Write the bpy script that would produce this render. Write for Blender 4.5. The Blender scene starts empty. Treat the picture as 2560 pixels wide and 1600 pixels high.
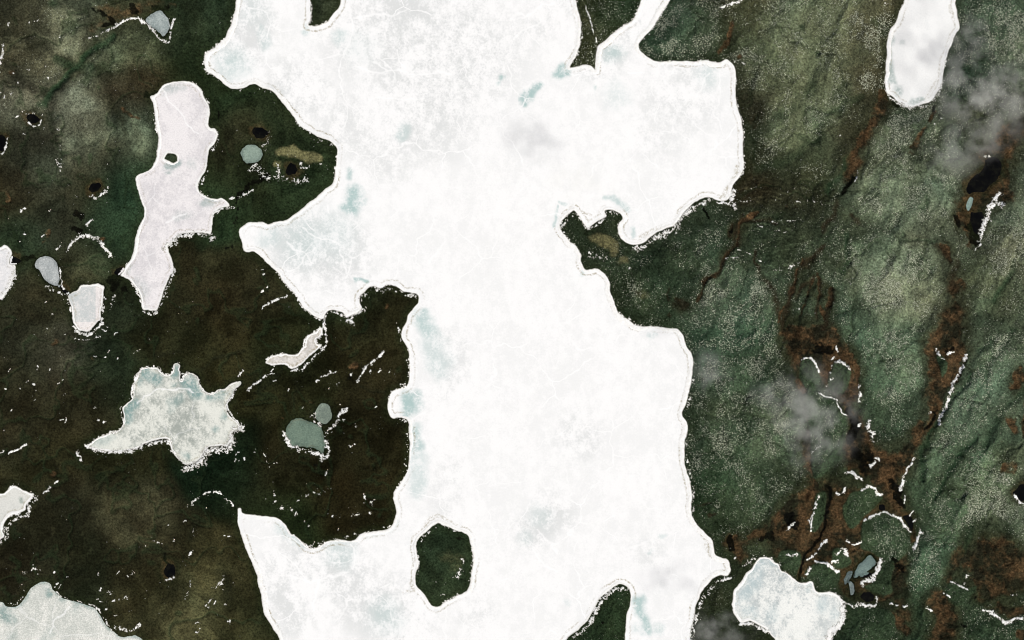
import bpy, math
import numpy as np

# ------------------------------------------------------------------ camera, sky, sun, exposure
S = 2.0                       # metres per photo pixel (photo is 2560 x 1600)
H = 14000.0                   # height of the camera over the lakes
scene = bpy.context.scene
C = scene.collection

cam_d = bpy.data.cameras.new('camera')
cam_d.sensor_width = 36.0
cam_d.lens = 36.0 * H / (2560 * S)
cam_d.clip_start = 100.0
cam_d.clip_end = 60000.0
cam = bpy.data.objects.new('camera', cam_d)
cam.location = (0, 0, H)
C.objects.link(cam)
scene.camera = cam

SUN_EL = math.radians(45)
SUN_DIR = np.array([0.674, -0.738]); SUN_DIR /= np.linalg.norm(SUN_DIR)   # towards the sun, south-east
world = bpy.data.worlds.new('World')
scene.world = world
world.use_nodes = True
nt = world.node_tree
sky = nt.nodes.new('ShaderNodeTexSky')
sky.sky_type = 'NISHITA'
sky.sun_disc = False
sky.sun_elevation = SUN_EL
sky.sun_rotation = math.atan2(SUN_DIR[0], SUN_DIR[1])
bg = nt.nodes['Background']
bg.inputs['Strength'].default_value = 0.07
sky.dust_density = 4.0
sky.ozone_density = 0.6
nt.links.new(sky.outputs[0], bg.inputs['Color'])

sun_d = bpy.data.lights.new('sun', 'SUN')
sun_d.energy = 4.4
sun_d.angle = math.radians(0.5)
sun_d.color = (1.0, 0.98, 0.93)
sun = bpy.data.objects.new('sun', sun_d)
sun.location = (3000, -3000, 4000)
sun.rotation_euler = (math.radians(90) - SUN_EL, 0, math.atan2(SUN_DIR[0], -SUN_DIR[1]))
C.objects.link(sun)

scene.view_settings.view_transform = 'Standard'
scene.view_settings.look = 'None'
scene.view_settings.gamma = 1
scene.view_settings.exposure = -0.22
scene.cycles.volume_bounces = 4
scene.cycles.max_bounces = 8
scene.cycles.use_denoising = True
scene.cycles.filter_width = 1.1

# ------------------------------------------------------------------ small numeric helpers
def sstep(a, b, x):
    t = np.clip((x - a) / (b - a), 0, 1)
    return t * t * (3 - 2 * t)

_rng = np.random.RandomState(7)
_TAB = [_rng.rand(256, 256).astype(np.float32) for _ in range(6)]

def vnoise(x, y, seed):
    T = _TAB[seed % 6]
    x = x + 37.3 * seed; y = y + 91.7 * seed
    ix = np.floor(x).astype(np.int64); iy = np.floor(y).astype(np.int64)
    fx = (x - ix).astype(np.float32); fy = (y - iy).astype(np.float32)
    fx = fx * fx * (3 - 2 * fx); fy = fy * fy * (3 - 2 * fy)
    i0 = ix & 255; i1 = (ix + 1) & 255; j0 = iy & 255; j1 = (iy + 1) & 255
    return (T[i0, j0] * (1 - fx) * (1 - fy) + T[i1, j0] * fx * (1 - fy)
            + T[i0, j1] * (1 - fx) * fy + T[i1, j1] * fx * fy) * 2 - 1

def fbm(x, y, wl, octv, seed, gain=0.5):
    out = 0; a = 1.0; tot = 0
    for k in range(octv):
        out = out + a * vnoise(x / wl * 2 ** k, y / wl * 2 ** k, seed + k)
        tot += a; a *= gain
    return out / tot

K = 640 / 2419.0
def T(c, r, text):
    """tile coordinates of a traced outline -> photo pixels"""
    return [(c * 640 + float(a.split(',')[0]) * K, r * 400 + float(a.split(',')[1]) * K) for a in text.split()]

def smooth(pts, closed=True, n=4):
    p = np.array(pts, float); m = len(p); out = []
    for i in range(m if closed else m - 1):
        g = lambda k: p[k % m] if closed else p[min(max(k, 0), m - 1)]
        p0, p1, p2, p3 = g(i - 1), g(i), g(i + 1), g(i + 2)
        for k in range(n):
            t = k / n
            out.append(0.5 * (2 * p1 + (p2 - p0) * t + (2 * p0 - 5 * p1 + 4 * p2 - p3) * t * t + (3 * p1 - p0 - 3 * p2 + p3) * t ** 3))
    if not closed: out.append(p[-1])
    return np.array(out)

def ellipse(cx, cy, rx, ry, rot=0, n=14, wob=0.12, seed=1):
    r = np.random.RandomState(seed)
    a = np.arange(n) / n * 2 * math.pi
    k = 1 + wob * (r.rand(n) * 2 - 1)
    x = np.cos(a) * rx * k; y = np.sin(a) * ry * k
    c, s = math.cos(rot), math.sin(rot)
    return [(cx + u * c - v * s, cy + u * s + v * c) for u, v in zip(x, y)]

# ------------------------------------------------------------------ the grid all ground and ice meshes share (photo pixels)
GS = 2.0
skirt = np.array([20, 50, 100, 180, 320, 600, 1100, 2000, 4000, 8000.])
ax = np.concatenate([(-60 - skirt)[::-1], np.arange(-60, 2620.1, GS), 2620 + skirt])
ay = np.concatenate([(-60 - skirt)[::-1], np.arange(-60, 1660.1, GS), 1660 + skirt])
NX, NY = len(ax), len(ay)
GX, GY = np.meshgrid(ax, ay, indexing='ij')
east = sstep(1250, 1450, GX)

def window(x0, x1, y0, y1):
    return (slice(np.searchsorted(ax, x0), np.searchsorted(ax, x1)), slice(np.searchsorted(ay, y0), np.searchsorted(ay, y1)))

def seg_dist(px, py, a, b):
    dx, dy = b[0] - a[0], b[1] - a[1]
    L = dx * dx + dy * dy + 1e-9
    t = np.clip(((px - a[0]) * dx + (py - a[1]) * dy) / L, 0, 1)
    return np.sqrt((px - a[0] - t * dx) ** 2 + (py - a[1] - t * dy) ** 2)

FAR = 90.0
def polygon_sd(poly):
    """signed distance on the grid, negative inside, clipped to FAR; returns (window, array)"""
    x0, y0 = poly.min(0) - FAR; x1, y1 = poly.max(0) + FAR
    w = window(x0, x1, y0, y1)
    X, Y = GX[w], GY[w]
    d = np.full(X.shape, FAR)
    wx, wy = ax[w[0]], ay[w[1]]
    par = np.zeros((len(wx) + 1, len(wy)), np.int32)
    for i in range(len(poly)):
        a, b = poly[i], poly[(i + 1) % len(poly)]
        i0, i1 = np.searchsorted(wx, [min(a[0], b[0]) - FAR, max(a[0], b[0]) + FAR])
        j0, j1 = np.searchsorted(wy, [min(a[1], b[1]) - FAR, max(a[1], b[1]) + FAR])
        if i1 > i0 and j1 > j0:
            d[i0:i1, j0:j1] = np.minimum(d[i0:i1, j0:j1], seg_dist(X[i0:i1, j0:j1], Y[i0:i1, j0:j1], a, b))
        lo, hi = (a, b) if a[1] < b[1] else (b, a)
        j = np.arange(np.searchsorted(wy, lo[1]), np.searchsorted(wy, hi[1]))
        if len(j):
            xi = lo[0] + (wy[j] - lo[1]) / (hi[1] - lo[1]) * (hi[0] - lo[0])
            np.add.at(par, (np.searchsorted(wx, xi), j), 1)
    inside = np.cumsum(par, 0)[:-1] % 2 == 1
    return w, np.where(inside, -d, d)

def blobs(field, items, X=None, Y=None):
    """soft strokes and spots: (points, radius, strength)"""
    for pts, r, k in items:
        p = np.array(pts, float)
        w = window(p[:, 0].min() - 2.2 * r, p[:, 0].max() + 2.2 * r, p[:, 1].min() - 2.2 * r, p[:, 1].max() + 2.2 * r)
        x, y = WX[w], WY[w]
        if x.size == 0: continue
        d = np.full(x.shape, 1e9)
        if len(p) == 1: d = np.hypot(x - p[0, 0], y - p[0, 1])
        for i in range(len(p) - 1): d = np.minimum(d, seg_dist(x, y, p[i], p[i + 1]))
        field[w] = np.maximum(field[w], k * sstep(1.7 * r, 0.2 * r, d))

# ------------------------------------------------------------------ traced shorelines
main_ring = (
 T(0,0,"2235,0 2225,80 2205,160 2185,240 2150,310 2120,370 2070,410 2030,450 1970,485 1940,520 1930,570 1935,620 1955,665 2000,700 2060,740 2110,785 2150,820 2200,835 2290,830 2350,805 2410,792")
 + T(1,0,"60,830 130,850 180,880 215,925 255,975 310,1040 355,1100 400,1170 440,1205 500,1240 560,1275 620,1300 690,1325 735,1365 768,1410 765,1490")
 + T(1,1,"750,80 742,150 720,230 650,275 600,330 550,375 500,405 450,450 400,490 340,530 290,570 220,580 160,595 110,610 60,590 20,590")
 + T(0,1,"2360,585 2300,625 2265,660 2260,690 2275,740 2295,800 2300,840 2330,870 2380,860")
 + T(1,1,"0,870 60,920 110,975 160,1020 215,1065 245,1120 290,1180 340,1230 385,1285 410,1330 440,1385 490,1430 550,1475 610,1500 640,1495 645,1470 670,1435 720,1415 780,1420 830,1445 850,1490 890,1470 960,1440 1000,1400 980,1360 975,1310 985,1280 1020,1250 1070,1205 1120,1195 1180,1210 1230,1185 1300,1185 1350,1210 1400,1245 1470,1250 1520,1265 1545,1300 1530,1350 1490,1400 1450,1450")
 + T(1,2,"1430,0 1405,50 1380,110 1375,160 1395,210 1430,250 1445,300 1450,380 1455,460 1450,530 1440,600 1400,640 1340,655 1285,680 1260,730 1243,790 1245,850 1265,900 1295,930 1360,920 1415,930 1445,970 1445,1040 1450,1110 1455,1180 1450,1250 1450,1340 1440,1410 1410,1470")
 + T(1,3,"1385,0 1345,60 1310,110 1305,190 1320,250 1330,300 1310,370 1285,430 1240,465 1150,485 1050,495 1000,510 950,555 900,580 820,570 740,570 670,585 620,615 570,645 510,645 460,610 420,570 370,530 330,510 295,460 265,410 210,365 130,350 60,345")
 + T(0,3,"2419,335 2350,325 2290,310 2272,270 2252,280 2250,350 2250,410 2275,500 2310,600 2340,690 2380,770 2415,860")
 + T(1,3,"10,900 20,980 45,1060 60,1150 75,1240 100,1300 140,1370 180,1430 220,1490")
 + [(712, 1640), (760, 1720), (1000, 1760), (1300, 1740), (1390, 1640)]
 + T(2,3,"510,1512 540,1475 600,1430 660,1380 700,1345 740,1280 780,1210 830,1120 880,1070 940,1020 1000,985 1050,985 1100,1020 1120,1070 1125,1110 1115,1180 1090,1260 1080,1340 1072,1440 1070,1512")
 + [(1570, 1680), (1640, 1740), (1715, 1680)]
 + T(2,3,"1685,1512 1680,1460 1690,1390 1720,1310 1730,1210 1760,1130 1800,1040 1850,980 1910,920 1970,900 2030,905 2060,860 2055,800 2040,755 1990,740 1940,720 1910,690 1905,640 1890,570 1850,530 1800,480 1750,430 1715,370 1695,300 1695,220 1700,140 1690,60")
 + T(2,2,"1675,1505 1650,1440 1630,1350 1628,1250 1630,1150 1650,1080 1660,1000 1640,950 1612,910 1610,870 1635,800 1660,720 1680,640 1695,540 1708,440 1705,370 1690,310 1650,250 1630,190 1610,140 1575,95 1545,80 1500,80 1400,70 1330,60 1250,65 1170,50 1130,20")
 + T(2,1,"1090,1505 1040,1475 1000,1430 975,1370 945,1290 925,1230 918,1150 890,1100 850,1060 810,1030 760,1030 700,1040 670,1010 650,950 650,900 625,850 590,800 550,780 520,730 470,670 447,630 460,590 500,540 560,490 590,475 620,510 650,550 680,600 710,640 750,615 800,580 860,550 880,520 875,480 930,465 980,480 1030,510 1050,550 1015,590 1005,650 1015,710 1060,760 1110,790 1180,800 1240,780 1290,740 1360,690 1440,650 1520,625 1570,580 1610,510 1670,450 1740,390 1820,350 1880,355 1940,380 2010,380 2060,350 2075,290 2085,250 2120,190 2170,120 2190,40")
 + T(2,0,"2185,1500 2180,1420 2185,1310 2180,1230 2170,1150 2140,1050 2120,960 2110,860 2115,760 2110,680 2095,620 2060,580 2020,560 1960,590 1890,585 1820,570 1740,580 1640,580 1500,580 1400,582 1330,570 1260,525 1210,480 1195,440 1210,390 1260,330 1330,260 1380,180 1420,110 1460,50 1490,0")
 + [(1720, -80), (1690, -160), (1630, -100)]
 + T(2,0,"1225,0 1190,80 1170,140 1130,200 1060,240 980,300 920,350 870,395 810,440 800,510 790,590 785,660 770,650 740,625 690,615 630,625 580,640 540,645 550,610 590,550 620,490 640,420 648,330 650,250 640,170 620,80 600,0")
 + [(1425, -100), (1300, -220), (980, -200), (870, -80)]
 + T(1,0,"808,0 790,60 740,120 690,190 640,225 560,250 490,240 515,190 518,120 512,50 510,0")
 + [(770, -90), (690, -170), (600, -90)])

LAKES = {}   # name -> outline in photo pixels
LAKES['main'] = main_ring
LAKES['long'] = (
 T(0,0,"1425,910 1480,880 1520,830 1580,790 1650,775 1720,770 1800,775 1860,810 1905,860 1925,920 1965,980 1980,1040 1975,1120 1965,1180 1990,1215 2030,1220 2055,1270 2045,1320 2010,1370 1975,1410 1962,1490")
 + T(0,1,"1950,80 1915,140 1880,200 1870,250 1885,300 1920,330 1980,355 2040,370 2100,365 2150,400 2165,435 2120,440 2070,460 2030,500 2005,560 2000,620 1990,700 1950,690 1870,685 1780,685 1700,700 1660,735 1620,790 1580,810 1590,860 1615,920 1635,990 1635,1050 1600,1100 1575,1160 1550,1230 1520,1310 1490,1400 1475,1425 1400,1420 1345,1410 1335,1340 1320,1270 1290,1210 1240,1150 1180,1110 1140,1090 1165,1050 1190,1000 1230,950 1260,880 1275,800 1290,700 1320,620 1355,560 1365,500 1350,420 1325,350 1300,270 1285,200 1300,150 1360,120 1420,90 1450,40 1470,0")
 + T(0,0,"1495,1400 1500,1300 1480,1220 1465,1120 1460,1050 1445,970 1425,935"))
LAKES['triangle'] = T(0,0,"1380,195 1400,160 1450,130 1510,100 1550,130 1590,190 1600,240 1580,300 1545,340 1500,310 1450,270 1410,230")
LAKES['west'] = T(0,1,"0,830 45,805 90,830 110,880 95,930 90,990 140,1000 140,1050 120,1130 90,1200 40,1280 0,1310") + [(-60, 740), (-120, 690), (-60, 640)]
LAKES['pear'] = T(0,1,"345,960 375,925 430,912 490,925 525,970 545,1020 555,1080 560,1140 545,1190 500,1180 450,1150 410,1110 370,1050 335,1005")
LAKES['cup'] = T(0,1,"650,1270 720,1240 770,1190 850,1180 930,1175 980,1200 980,1260 970,1340 955,1440 950,1505") + T(0,2,"930,10 880,60 850,95 790,110 740,90 710,50 690,0") + T(0,1,"680,1420 665,1340")
LAKES['star'] = T(0,2,"810,1190 870,1160 930,1115 1020,1085 1110,1050 1150,1015 1175,960 1170,890 1160,830 1200,790 1250,745 1265,680 1265,610 1290,540 1320,480 1370,450 1440,450 1490,455 1520,490 1560,520 1610,515 1640,470 1640,420 1670,405 1700,430 1690,470 1700,500 1700,560 1720,575 1745,530 1780,505 1820,510 1870,540 1880,600 1910,650 1960,690 2020,690 2060,660 2120,655 2160,620 2220,590 2270,580 2275,605 2230,640 2200,700 2160,760 2140,820 2150,880 2190,930 2250,980 2260,1020 2190,1060 2180,1130 2150,1180 2060,1190 1970,1200 1920,1260 1890,1310 1820,1350 1750,1365 1700,1320 1640,1260 1610,1190 1590,1130 1540,1120 1470,1130 1380,1160 1310,1200 1200,1230 1080,1240 970,1230 880,1215")
LAKES['disc'] = ellipse(629, 385, 27, 23, 0.1, wob=0.05, seed=3)
LAKES['crescent'] = T(1,2,"620,80 612,150 570,180 580,225 620,235 560,290 500,340 440,400 390,445 340,460 290,430 240,415 170,425 100,410 100,385 140,350 210,325 290,325 370,330 420,290 460,240 475,170 510,140 560,120 595,90")
LAKES['slate'] = T(1,2,"280,1060 300,990 340,945 400,925 450,940 520,970 580,990 620,1020 635,1080 650,1150 650,1210 625,1260 590,1230 540,1205 460,1200 380,1185 330,1180 295,1120")
LAKES['egg'] = ellipse(809, 1034, 21, 25, 0, wob=0.04, seed=5)
LAKES['southwest'] = T(0,3,"0,1150 50,1190 110,1200 160,1190 200,1160 240,1110 280,1040 330,1000 380,970 430,965 480,985 500,1040 540,1080 600,1120 680,1140 760,1165 840,1195 900,1215 940,1270 980,1340 1030,1400 1090,1450 1150,1480 1220,1480 1280,1470 1320,1490 1345,1512") + [(400, 1660), (330, 1760), (50, 1780), (-120, 1650), (-60, 1520)]
LAKES['westcove'] = T(0,3,"0,130 40,125 80,90 130,55 180,75 240,105 300,130 310,160 280,200 240,240 240,280 180,310 110,330 60,375 30,430 20,480 40,530 0,560") + [(-60, 1370), (-110, 1300), (-60, 1240)]
LAKES['northeast'] = T(3,0,"1290,0 1270,60 1240,120 1220,190 1190,240 1150,280 1135,350 1120,430 1125,520 1115,620 1115,680 1105,760 1120,870 1180,910 1230,960 1290,1000 1340,1015 1400,1000 1450,985 1530,960 1590,890 1640,800 1650,700 1670,600 1700,500 1740,410 1770,330 1810,260 1790,160 1775,60 1770,0") + [(2390, -80), (2320, -150), (2260, -80)]
LAKES['southeast'] = T(2,3,"2419,735 2350,735 2310,770 2270,830 2220,880 2180,940 2130,1010 2095,1050 2090,1120 2085,1170 2095,1250 2130,1310 2170,1350 2240,1330 2300,1350 2360,1390 2410,1420") + T(3,3,"40,1480 70,1512") + [(1960, 1640), (2030, 1660)] + T(3,3,"590,1512 600,1440 680,1390 710,1310 705,1200 690,1120 650,1085 580,1060 500,1065 450,1040 430,980 400,955 340,975 280,960 220,910 180,880 120,860 100,800 60,780 20,740")
LAKES['shard'] = T(3,3,"960,715 1000,740 1015,780 990,820 930,870 870,900 805,920 820,860 860,800 910,760")
LAKES['sliver'] = T(3,3,"790,850 805,890 770,940 730,990 720,950 745,890")
LAKES['splinter'] = T(3,3,"760,960 800,965 815,1020 805,1080 780,1085 770,1020")
LAKES['icelet'] = T(3,1,"1910,350 1935,370 1925,430 1890,480 1872,450 1885,390")

WATERS = {   # open black water
 'hook pool': ellipse(82, 298, 17, 11, 0.3, seed=11),
 'edge pool': ellipse(2, 358, 13, 22, 0, seed=12),
 'knoll pool': ellipse(650, 331, 19, 14, 0.2, seed=13),
 'round pool': ellipse(729, 424, 14, 15, 0, seed=14),
 'bog pool': ellipse(237, 470, 17, 11, -0.3, seed=15),
 'west inlet': T(0,1,"90,940 120,910 170,930 190,960 140,985 95,995"),
 'pear inlet': T(0,1,"545,1190 580,1180 620,1230 655,1245 650,1265 610,1255 560,1215"),
 'outlet pool': T(0,1,"1080,1070 1100,1025 1150,1010 1185,1030 1150,1065 1120,1085"),
 'keyhole pool': ellipse(424, 1427, 14, 19, 0, seed=17),
 'northeast pool': T(3,0,"2050,1512 2110,1490 2160,1490") + T(3,1,"2195,10 2207,80 2165,180 2100,240 2040,300 1960,300 1890,320 1880,240 1930,170 2020,110 2050,40"),
 'northeast pool tail': T(3,1,"1920,490 1960,500 2010,490 2040,540 2010,620 1990,690 1950,690 1930,620 1915,560"),
 'east pool': ellipse(2556, 1232, 19, 20, 0, seed=18),
 'drift pool': ellipse(2205, 1269, 8, 8, 0, seed=19),
 'creek pool': T(3,3,"1280,340 1340,330 1370,380 1360,480 1330,430 1290,380"),
 'hollow pool': ellipse(2170, 1493, 18, 13, 0.1, seed=21),
 'shard pool': T(3,3,"870,910 950,870 985,880 960,910 900,925"),
}

LP = {k: smooth(v) for k, v in LAKES.items()}
WP = {k: smooth(v) for k, v in WATERS.items()}
ISLAND = smooth(T(1,3,"1700,410 1730,402 1770,425 1830,445 1900,480 1960,495 2005,530 2030,600 2045,680 2055,750 2045,830 2030,920 2018,1010 1970,1060 1900,1095 1830,1130 1780,1160 1740,1190 1690,1195 1650,1175 1610,1110 1560,1050 1510,990 1503,940 1510,870 1535,800 1525,720 1513,650 1520,570 1570,520 1630,470"))
ISLET = smooth(ellipse(428, 394, 17, 12, 0.2, seed=31))

ICE_SMALL = ('triangle', 'pear', 'cup', 'disc', 'crescent', 'slate', 'egg', 'shard', 'sliver', 'splinter', 'icelet')
edge_noise = 2.3 * fbm(GX, GY, 16, 4, 2, 0.6)
SD = np.full(GX.shape, FAR)        # distance to the nearest water or ice edge, negative inside
body = {}
for k, p in list(LP.items()) + list(WP.items()):
    w, d = polygon_sd(p)
    body[k] = [w, d]
for isl, host in ((ISLAND, 'main'), (ISLET, 'long')):
    w, d = polygon_sd(isl)
    hw, hd = body[host]
    full = np.full(GX.shape, FAR); full[hw] = hd
    sub = np.full(GX.shape, FAR); sub[w] = d
    body[host][1] = np.maximum(full, -sub)[hw]
for k in body:
    w, d = body[k]
    d = d + edge_noise[w]
    if k in ICE_SMALL or k in WATERS: d = d + 2.6 * fbm(GX[w], GY[w], 11, 3, 4, 0.65)
    body[k][1] = d
    SD[w] = np.minimum(SD[w], d)

# ------------------------------------------------------------------ tundra: relief, plant cover, colour
WX = GX + 20 * fbm(GX, GY, 55, 4, 1, 0.6)
WY = GY + 20 * fbm(GX, GY, 55, 4, 3, 0.6)

TONES = """60,60,58,55,42 160,90,82,80,64 180,140,84,82,66 280,150,64,66,50 330,90,60,60,44 440,60,46,52,36 480,150,38,44,28 500,40,40,48,34
70,180,62,56,42 60,250,66,64,54 190,270,84,82,70 215,310,80,80,66 150,330,66,62,50 340,300,68,72,58 300,220,58,48,36 350,210,60,48,32
60,350,56,52,40 250,380,52,48,36 100,430,60,62,50 40,480,54,44,30 200,470,46,42,30 310,470,44,58,42 290,530,42,54,38 130,560,44,42,32
60,590,38,48,34 230,650,50,48,34 300,610,40,52,36 120,720,40,38,26 60,750,44,40,28 300,760,36,38,26 450,680,44,40,26 560,680,42,38,24
560,760,38,32,20 450,760,34,32,20 640,720,44,40,26 90,870,52,50,38 160,880,56,52,42 200,1000,40,36,24 60,950,42,38,26 250,930,34,40,28
60,1060,42,38,26 120,1130,40,36,22 300,1160,36,34,20 420,860,38,36,22 560,850,44,40,24 540,980,40,36,20 700,880,34,34,20 760,960,34,32,18
900,850,38,34,20 940,980,34,30,18 880,1100,32,28,16 700,1180,32,28,16 830,1250,32,26,14 940,1270,32,28,16 740,1290,30,36,20 600,1180,26,30,18
560,1150,22,34,22 300,1270,50,46,32 200,1290,44,40,28 350,1310,54,48,34 100,1330,40,36,24 200,1400,36,36,24 90,1420,36,32,22 350,1400,46,42,28
420,1380,40,36,24 520,1430,62,56,36 500,1540,66,60,40 430,1560,60,54,36 600,1430,40,36,22 590,1560,44,42,26 400,1480,48,44,28 560,230,40,48,30
700,320,40,46,30 600,340,46,44,30 600,460,40,42,26 720,480,36,44,28 560,520,38,50,32 870,740,36,44,28 960,790,40,36,22 780,40,50,52,38
1480,80,70,70,48 1560,40,44,56,40 1700,60,62,74,58 1650,110,52,64,48 1780,100,56,62,46 1850,40,62,60,42 1980,60,90,92,71 2050,150,92,94,72
2020,280,92,94,72 1920,180,82,85,64 1880,260,52,46,34 1900,380,60,66,48 1990,360,88,92,70 2170,180,74,70,52 2130,330,62,58,42 1890,430,56,46,32
2000,430,58,60,42 1960,500,48,44,32 2480,60,76,86,68 2540,120,86,92,74 2440,130,66,78,62 2500,300,70,72,56 2250,300,80,86,68 2230,380,88,92,74
2180,440,96,100,80 2220,520,98,104,84 2300,470,92,98,80 2150,590,70,76,58 2230,660,112,116,94 2200,760,108,110,88 2330,560,92,94,76 2470,540,90,94,76
2520,620,92,92,74 2460,720,80,84,64 2330,700,86,88,70 1960,580,58,64,48 1890,620,54,62,46 1750,620,54,64,48 1700,560,56,62,46 1620,640,54,62,46
1580,720,56,64,46 1660,700,50,60,44 1500,560,52,58,42 1800,760,70,80,64 1850,720,74,84,66 1760,880,60,74,56 1850,850,60,75,57 1880,960,62,74,56
1780,1060,62,70,52 1900,1100,78,86,66 1800,1180,58,72,52 1880,1250,64,74,54 1740,1260,50,64,44 1800,1330,54,62,44 2000,900,56,62,46 2060,950,56,66,50
2100,800,70,82,64 2180,830,74,86,68 2220,930,80,92,72 2260,900,84,94,74 2180,1050,66,78,60 2420,900,84,96,78 2420,1020,92,102,82 2380,1130,78,90,70
2460,840,78,84,66 2350,1270,76,88,66 2450,1220,92,100,76 2330,1400,70,86,66 2300,1470,52,66,48 2200,1330,72,84,62 2240,1360,66,78,58 2150,1250,52,60,42
2160,1560,50,60,44 2480,1330,62,68,50 2540,1250,92,96,76 2500,1560,54,66,48 2440,1560,56,66,48 1500,1520,50,62,42 1540,1560,50,60,40 1790,1530,50,54,38
1860,1450,52,56,40 1960,1420,60,68,50 2060,1440,50,62,46 1110,1400,44,52,36"""
tone = np.array([[float(v) for v in t.split(',')] for t in TONES.split()])
def lin(c):
    c = np.asarray(c, float) / 255
    return np.where(c < 0.04045, c / 12.92, ((c + 0.055) / 1.055) ** 2.4)

sub = 4     # the tone map is smooth: work it out on every fourth grid line
ix = np.unique(np.r_[np.arange(0, NX, sub), NX - 1]); iy = np.unique(np.r_[np.arange(0, NY, sub), NY - 1])
cx, cy = np.meshgrid(ax[ix], ay[iy], indexing='ij')
qx = np.clip(cx + 22 * fbm(cx, cy, 90, 3, 2), -40, 2600); qy = np.clip(cy + 22 * fbm(cx, cy, 90, 3, 5), -40, 1640)
num = np.zeros(cx.shape + (3,)); den = np.zeros(cx.shape)
for t in tone:
    wgt = np.exp(-((qx - t[0]) ** 2 + (qy - t[1]) ** 2) / (2 * 42.0 ** 2)) + 1e-7 / (1 + ((qx - t[0]) ** 2 + (qy - t[1]) ** 2) / 1e4)
    num += wgt[..., None] * lin(t[2:5]); den += wgt
coarse = num / den[..., None]
def upsample(a):
    fx = np.interp(np.arange(NX), ix, np.arange(len(ix))); fy = np.interp(np.arange(NY), iy, np.arange(len(iy)))
    i = np.minimum(fx.astype(int), len(ix) - 2); j = np.minimum(fy.astype(int), len(iy) - 2)
    u = (fx - i)[:, None]; v = (fy - j)[None, :]
    if a.ndim == 3: u, v = u[..., None], v[..., None]
    A = lambda p, q: a[np.ix_(p, q)]
    return A(i, j) * (1 - u) * (1 - v) + A(i + 1, j) * u * (1 - v) + A(i, j + 1) * (1 - u) * v + A(i + 1, j + 1) * u * v
COL = upsample(coarse)
LUM0 = COL.mean(-1)

# boggy brown sedge hollows and drainage lines (photo pixels, radius, strength)
WET = """2205,230 2200,265 2180,310 2145,350 2128,400 2115,445;13;1|2338,280 2304,330 2275,384;10;.8|2528,317 2502,357 2460,390;26;1|2502,357 2512,440 2515,490;12;1
2396,548 2423,572 2423,612;14;.9|2343,617 2370,657;9;.9|2394,712;20;.9|2380,780 2364,826 2330,880;24;1|2396,820 2393,887 2380,930 2356,972;14;1|2333,900 2333,948 2350,1000 2341,1038;18;1
2311,1059 2290,1110 2277,1139 2237,1157;17;1|2237,1157 2190,1150 2145,1131;24;1|2145,1131 2132,1091 2126,1038 2116,1001 2132,950 2132,919 2121,898 2105,866 2079,826;13;1|2079,826 2026,826 1981,826 1986,893;17;1
1986,893 1999,948 2010,975;9;.9|2039,879;30;1|2026,1040 2023,1099 2012,1144 2020,1176 2031,1216 2018,1242 1981,1261 1946,1287 1930,1319;12;1|1973,1293;22;1|2211,1170 2158,1181;20;1
2224,1226 2250,1258 2272,1300 2276,1330 2272,1359;15;1|2243,1412 2237,1451 2237,1486;15;.9|2068,1226 2063,1293 2047,1332 2026,1369 2007,1412 1997,1449;9;1|2079,1332;22;1|2121,1332;20;1|2089,1266 2100,1300;8;.8
2396,1385 2420,1425;22;1|2462,1372;38;.9|2450,1440;36;1|2528,1398;34;.8|2500,1460;30;.8|2333,1486 2357,1517 2370,1570;24;1|2224,1539 2260,1570;16;.9|2502,1517;22;.8|2544,1525;20;.8|2545,1580;14;.9|2200,1490 2250,1490;10;.9
2542,919 2536,960;10;1|2523,1051 2536,1078;15;1|2502,1117;8;.8|2515,1170 2545,1175;13;1|2557,930 2558,1100;8;.8|1999,678 1983,717 1968,770 1950,800;6;.9|2013,657 1999,678;6;.9|2049,680 2045,744 2063,791;5;.8|2079,730 2070,770;8;.9|2030,700 2020,740 2000,790;5;.8
1894,532 1862,551 1843,593 1820,633 1804,664 1788,691 1759,712 1740,744;7;.9|1709,760 1695,752;13;1|1674,791;10;.8|1833,66 1825,106 1801,132;7;.9|1841,138;8;1|1809,13;10;.7|1836,1348;15;1|1875,1332 1910,1314;9;.9|1849,1390;9;1|1865,1410;6;.7
238,66;9;.9|370,26 330,22 420,20;18;.6|365,212;13;.8|300,272 330,288 352,295;7;.9|312,331;14;.5|32,180;13;.6|16,466 20,500;11;.8|127,585 114,612;8;.7|198,527;12;.6|175,575;6;.6|238,583 262,600;9;.6|137,855;16;.5|230,887;16;.5
132,1183;10;.8|878,914;11;.9|887,882;6;.6|783,1009;9;.8|701,1035;7;.9|965,762;8;.6|799,853;6;.6|1570,600;8;.4|1640,1545;9;.3|2063,600;10;.4|1960,520 1990,520;10;.5|1880,440 1900,470;14;.6|1890,300 1880,340;14;.5|2130,190;10;.3"""
wet_items = []
for e in WET.replace('\n', '|').split('|'):
    p, r, k = e.split(';')
    wet_items.append(([tuple(float(v) for v in q.split(',')) for q in p.split()], float(r), float(k)))
WETF = np.zeros(GX.shape); blobs(WETF, [(p, r * 0.85, k * 0.72) for p, r, k in wet_items])
WETF = sstep(0.34, 0.74, 1.12 * WETF + sstep(0, 0.25, WETF) * 0.62 * fbm(GX, GY, 26, 5, 3, 0.68))
for k in WATERS:     # sedge and peat around every pool
    w, d = body[k]
    WETF[w] = np.maximum(WETF[w], 0.62 * sstep(13, 0, d + 14 * fbm(GX[w], GY[w], 26, 4, 2, 0.65)))
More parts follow.
